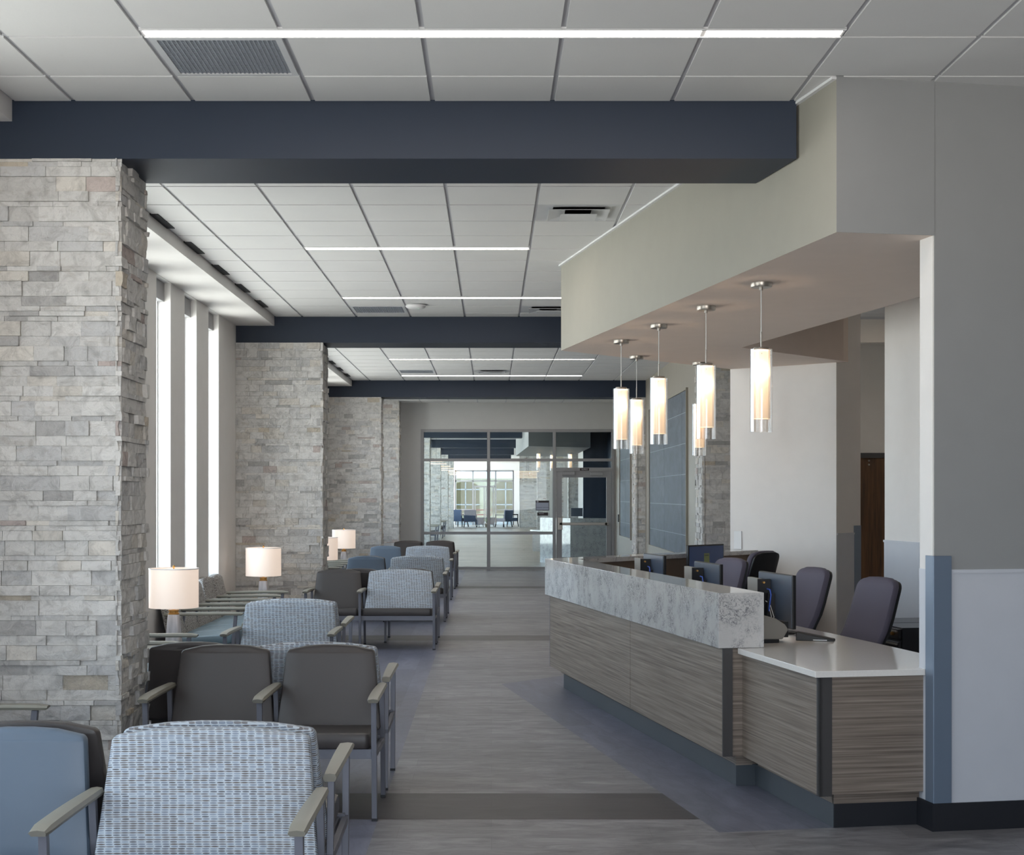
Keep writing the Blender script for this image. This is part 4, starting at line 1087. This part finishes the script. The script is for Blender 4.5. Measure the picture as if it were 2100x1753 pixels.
# end glazing
EY = 81.0
def ex(px): return (px - 1008) / F * EY
def ez(py): return CZ - (py - 1015) / F * EY
m = MB(); m.box(WX, EY, 0, ex(934), EY + .15, HC); m.box(ex(1053), EY, 0, 2.4, EY + .15, HC); m.box(ex(934), EY, ez(964.5), ex(1053), EY + .15, HC)
struct(m.build('wall_lobby_end', M['paint_white']))
t = bpy.data.objects.new('window_%d' % (wn + 2), None); COL.objects.link(t); t.location = (0, EY, 0); t['kind'] = 'structure'
m = MB()
for px in (934.5, 970, 1016.5, 1052.5): m.box(ex(px) - .04, 0, 0, ex(px) + .04, .1, ez(964.5))
for py in (965.5, 986): m.box(ex(934), 0, ez(py) - .04, ex(1053), .1, ez(py) + .04)
m.box(ex(970), 0, ez(997) - .06, ex(1017), .1, ez(997) + .03)
for a, b in ((934, 970), (1017, 1053)): m.box(ex(a), 0, ez(1045) - .03, ex(b), .1, ez(1045) + .03)
for px in (974.5, 993, 997, 1012): m.box(ex(px) - .03, .02, 0, ex(px) + .03, .08, ez(998))
m.build('window_frame', M['alu'], t)
m = MB(); m.box(ex(934), .045, 0, ex(1053), .05, ez(965)); m.build('pane', M['glass_tint'], t)
strip(-1.5, 1.0, 41.5, 'linear ceiling light in the lobby beyond the glass, nearest', ())
strip(-1.5, .8, 48.0, 'second linear ceiling light in the lobby beyond the glass', ())
strip(-1.5, .8, 57.5, 'third linear ceiling light in the lobby beyond the glass', ())
strip(-1.5, .8, 67.0, 'farthest linear ceiling light in the lobby beyond the glass', ())
# desk beyond the glass
t = thing('reception_desk', 'pale veined stone reception desk beyond the glass door', 'desk', (1.85, 34.8, 0))
m = MB(); m.prism([(0, 0), (.84, 0), (.84, 1.1), (.5, 1.5), (-.67, 1.2)], 0, 1.085); m.build('stone_body', M['marble'], t)
m = MB(); m.prism([(-.62, 1.1), (-.9, 1.7), (-.3, 2.2), (.2, 1.55)], .745, .777); m.build('worktop', M['quartz'], t)
m = MB(); m.prism([(-.60, 1.18), (-.84, 1.7), (-.3, 2.1), (.2, 1.55)], .25, .745); m.build('wood_panel', M['laminate'], t)
m = MB(); m.box(-.14, -.01, .0, .14, .01, .2); m.build('computer_monitor', M['silver_plastic'], loc=(2.05, 35.6, 1.12)); o = bpy.data.objects['computer_monitor.004'] if 'computer_monitor.004' in bpy.data.objects else None
for o in COL.objects:
    if o.name.startswith('computer_monitor') and o.type == 'MESH': tag(o, 'small monitor on the stone desk beyond the glass door', 'monitor')
# small pendants; some stand in for reflections of the near pendants in the glass
pp = [o for o in COL.objects if o.name.startswith('pendant_light')][0]
for k, (x, y) in enumerate(((1.43, 45.0), (1.90, 46.5), (2.42, 45.5))):
    o = dup(pp, (x, y, 3.28), None, ['leftmost small pendant seen through the glass, above the framed sign', 'middle small pendant seen through the glass by the door post', 'rightmost small pendant seen through the glass above the door'][k])
    r_ = MB(); r_.cyl((0, 0, 0), (0, 0, -.33 + .0), .004); 
# lounge seats at the end window
M['navy'] = plain('navy woven upholstery', (62, 78, 104), 0.7)
def lounge(label, x, y, rz, parent=None):
    t = thing('lounge_chair', label, 'armchair', (x, y, 0), rz, 'lounge chairs at the end window')
    m = MB(); m.box(-.30, -.28, .28, .30, .28, .45); m.build('seat', M['navy'], t, bevel=.02)
    m = MB(); m.hexa([(-.30, .22, .28), (.30, .22, .28), (.30, .32, .28), (-.30, .32, .28)], [(-.31, .30, .88), (.31, .30, .88), (.31, .40, .88), (-.31, .40, .88)]); m.build('backrest', M['navy'], t, bevel=.02)
    for sx in (-1, 1):
        m = MB(); m.bar((sx * .32, -.28, .62), (sx * .32, .32, .62), .04, .05); m.bar((sx * .32, -.26, .62), (sx * .32, -.26, .28), .04, .04); m.build('armrest', M['frame_dark'], t)
        for sy in (-1, 1):
            m = MB(); m.bar((sx * .28, sy * .25, .28), (sx * .32, sy * .30, 0), .04, .04); m.build('leg', M['frame_dark'], t)
    return t
lounge('high backed lounge chair at the end window, farthest left', -1.62, 76.2, 2.6)
lounge('low lounge chair left of the small tables at the end window', -1.08, 75.2, PI)
lounge('lounge chair with wooden arms right of the small tables', .62, 75.6, -2.3)
lounge('rightmost dark lounge chair at the end window', 1.1, 76.9, PI * .5)
for x, lab in ((-.52, 'small round drum table between the distant lounge chairs'), (.02, 'second drum table beside the distant potted plant')):
    t = thing('drum_table', lab, 'side table', (x - .08, 76.2, 0))
    m = MB(); m.lathe([(.0, .48), (.26, .48), (.27, .46), (.20, .12), (.0, .12)], n=24); m.build('top', M['navy'], t, True)
    m = MB()
    for k in range(3): a = 2 * PI * k / 3 + .3; m.bar((.15 * math.cos(a), .15 * math.sin(a), .14), (.19 * math.cos(a), .19 * math.sin(a), 0), .03)
    m.build('legs', M['frame_dark'], t)
t = thing('potted_plant', 'small potted plant on the floor between the distant lounge chairs', 'plant', (-.22, 75.2, 0))
m = MB(); m.lathe([(.0, 0), (.10, 0), (.13, .2), (.0, .2)], n=16); m.build('pot', M['taupe_panel'], t)
m = MB(); rr = random.Random(3)
for k in range(26):
    a = rr.random() * 6.28; r_ = rr.uniform(.05, .25); z = rr.uniform(.2, .55); p = Vector((math.cos(a) * r_, math.sin(a) * r_, z)); q = Vector((0, 0, .2)); s_ = Vector((-math.sin(a), math.cos(a), 0)) * .02
    m.poly([q, p * .6 + s_ + Vector((0, 0, .05)), p, p * .6 - s_ + Vector((0, 0, .05))])
m.build('leaves', M['green'], t)
# chairs along the lobby windows
for k, y in enumerate((48.2, 50.4, 56.0, 58.2)):
    chair('guest', (-1.85 - .0 * k, y, 0), PI / 2, ['nearest', 'second nearest', 'third nearest', 'farthest'][k] + ' dark armchair at the windows beyond the glass wall', left_arm=True, back=D, seat=D, group='armchairs along the windows beyond the glass')
# wooden light bars
def bars(label, x, y, z, n, dx, dy, dz, ln):
    t = thing('linear_chandelier', label, 'pendant light', (x, y, z))
    for k in range(n):
        m = MB(); m.box(k * dx - ln / 2, k * dy - .02, k * dz - .010, k * dx + ln / 2, k * dy + .02, k * dz + .010); m.build('light_bar', M['bars'], t)
        m = MB(); m.cyl((k * dx, k * dy, k * dz + .02), (k * dx, k * dy, HC - z), .004, 6); m.build('suspension', M['frame_dark'], t)
bars('staggered warm light bars left, seen through the glass', -1.95, 48, 2.72, 8, .05, 3.0, -.02, .7)
bars('staggered warm light bars right, by the far stone pillar', 1.55, 66, 2.68, 5, .05, .8, -.06, 1.1)
# outside the end window
m = MB(); m.box(-30, 81.2, -.1, 30, 106, -.02); struct(m.build('ground', M['ground']))
t = thing('stucco_building', 'cream stucco building with arched windows outside the end window', 'building', (0, 100, 0))
m = MB(); m.box(-14, 0, 0, 14, 6, 2.75); m.build('wall', M['stucco'], t)
for cx in (-1.75, .95, -5.2, 4.4):
    m = MB(); n = 14; pts = [(cx - .95, -.02, .4)] + [(cx - .95 * math.cos(PI * k / n), -.02, 2.0 + .55 * math.sin(PI * k / n)) for k in range(n + 1)] + [(cx + .95, -.02, .4)]
    m.face([m.addv(p) for p in pts]); w_ = m.build('window', M['stucco_shade'], t)
    m = MB(); m.box(cx - .03, -.06, .4, cx + .03, -.02, 2.5); m.box(cx - .95, -.06, 1.97, cx + .95, -.02, 2.04); m.box(cx - .95, -.06, .95, cx + .95, -.02, 1.02); m.build('mullions', M['white_trim'], w_)
t = thing('picnic_table', 'faded red picnic table outside the end window', 'table', (-.9, 90, 0))
m = MB(); m.box(-.9, -.4, .70, .9, .4, .75); m.build('table_top', M['red'], t)
m = MB(); m.box(-.9, -.9, .42, .9, -.6, .46); m.box(-.9, .6, .42, .9, .9, .46); m.build('bench', M['red'], t)
for s_ in (-1, 1):
    m = MB(); m.bar((s_ * .7, -.8, 0), (s_ * .7, -.2, .7), .06); m.bar((s_ * .7, .8, 0), (s_ * .7, .2, .7), .06); m.build('leg', M['red'], t)
# rear wall of the waiting room behind the camera, with a wide glazed opening
m = MB(); m.box(-2.88, -3.15, 0, 7, -3.0, .3); m.box(-2.88, -3.15, 3.1, 7, -3, HC); m.box(2.6, -3.15, .3, 7, -3, 3.1); m.box(-2.88, -3.15, .3, -1.4, -3, 3.1); struct(m.build('wall_rear', M['paint_white']))
m = MB(); m.box(7, -3.1, 0, 7.1, 8.4, HC); struct(m.build('wall_side', M['paint_grey']))
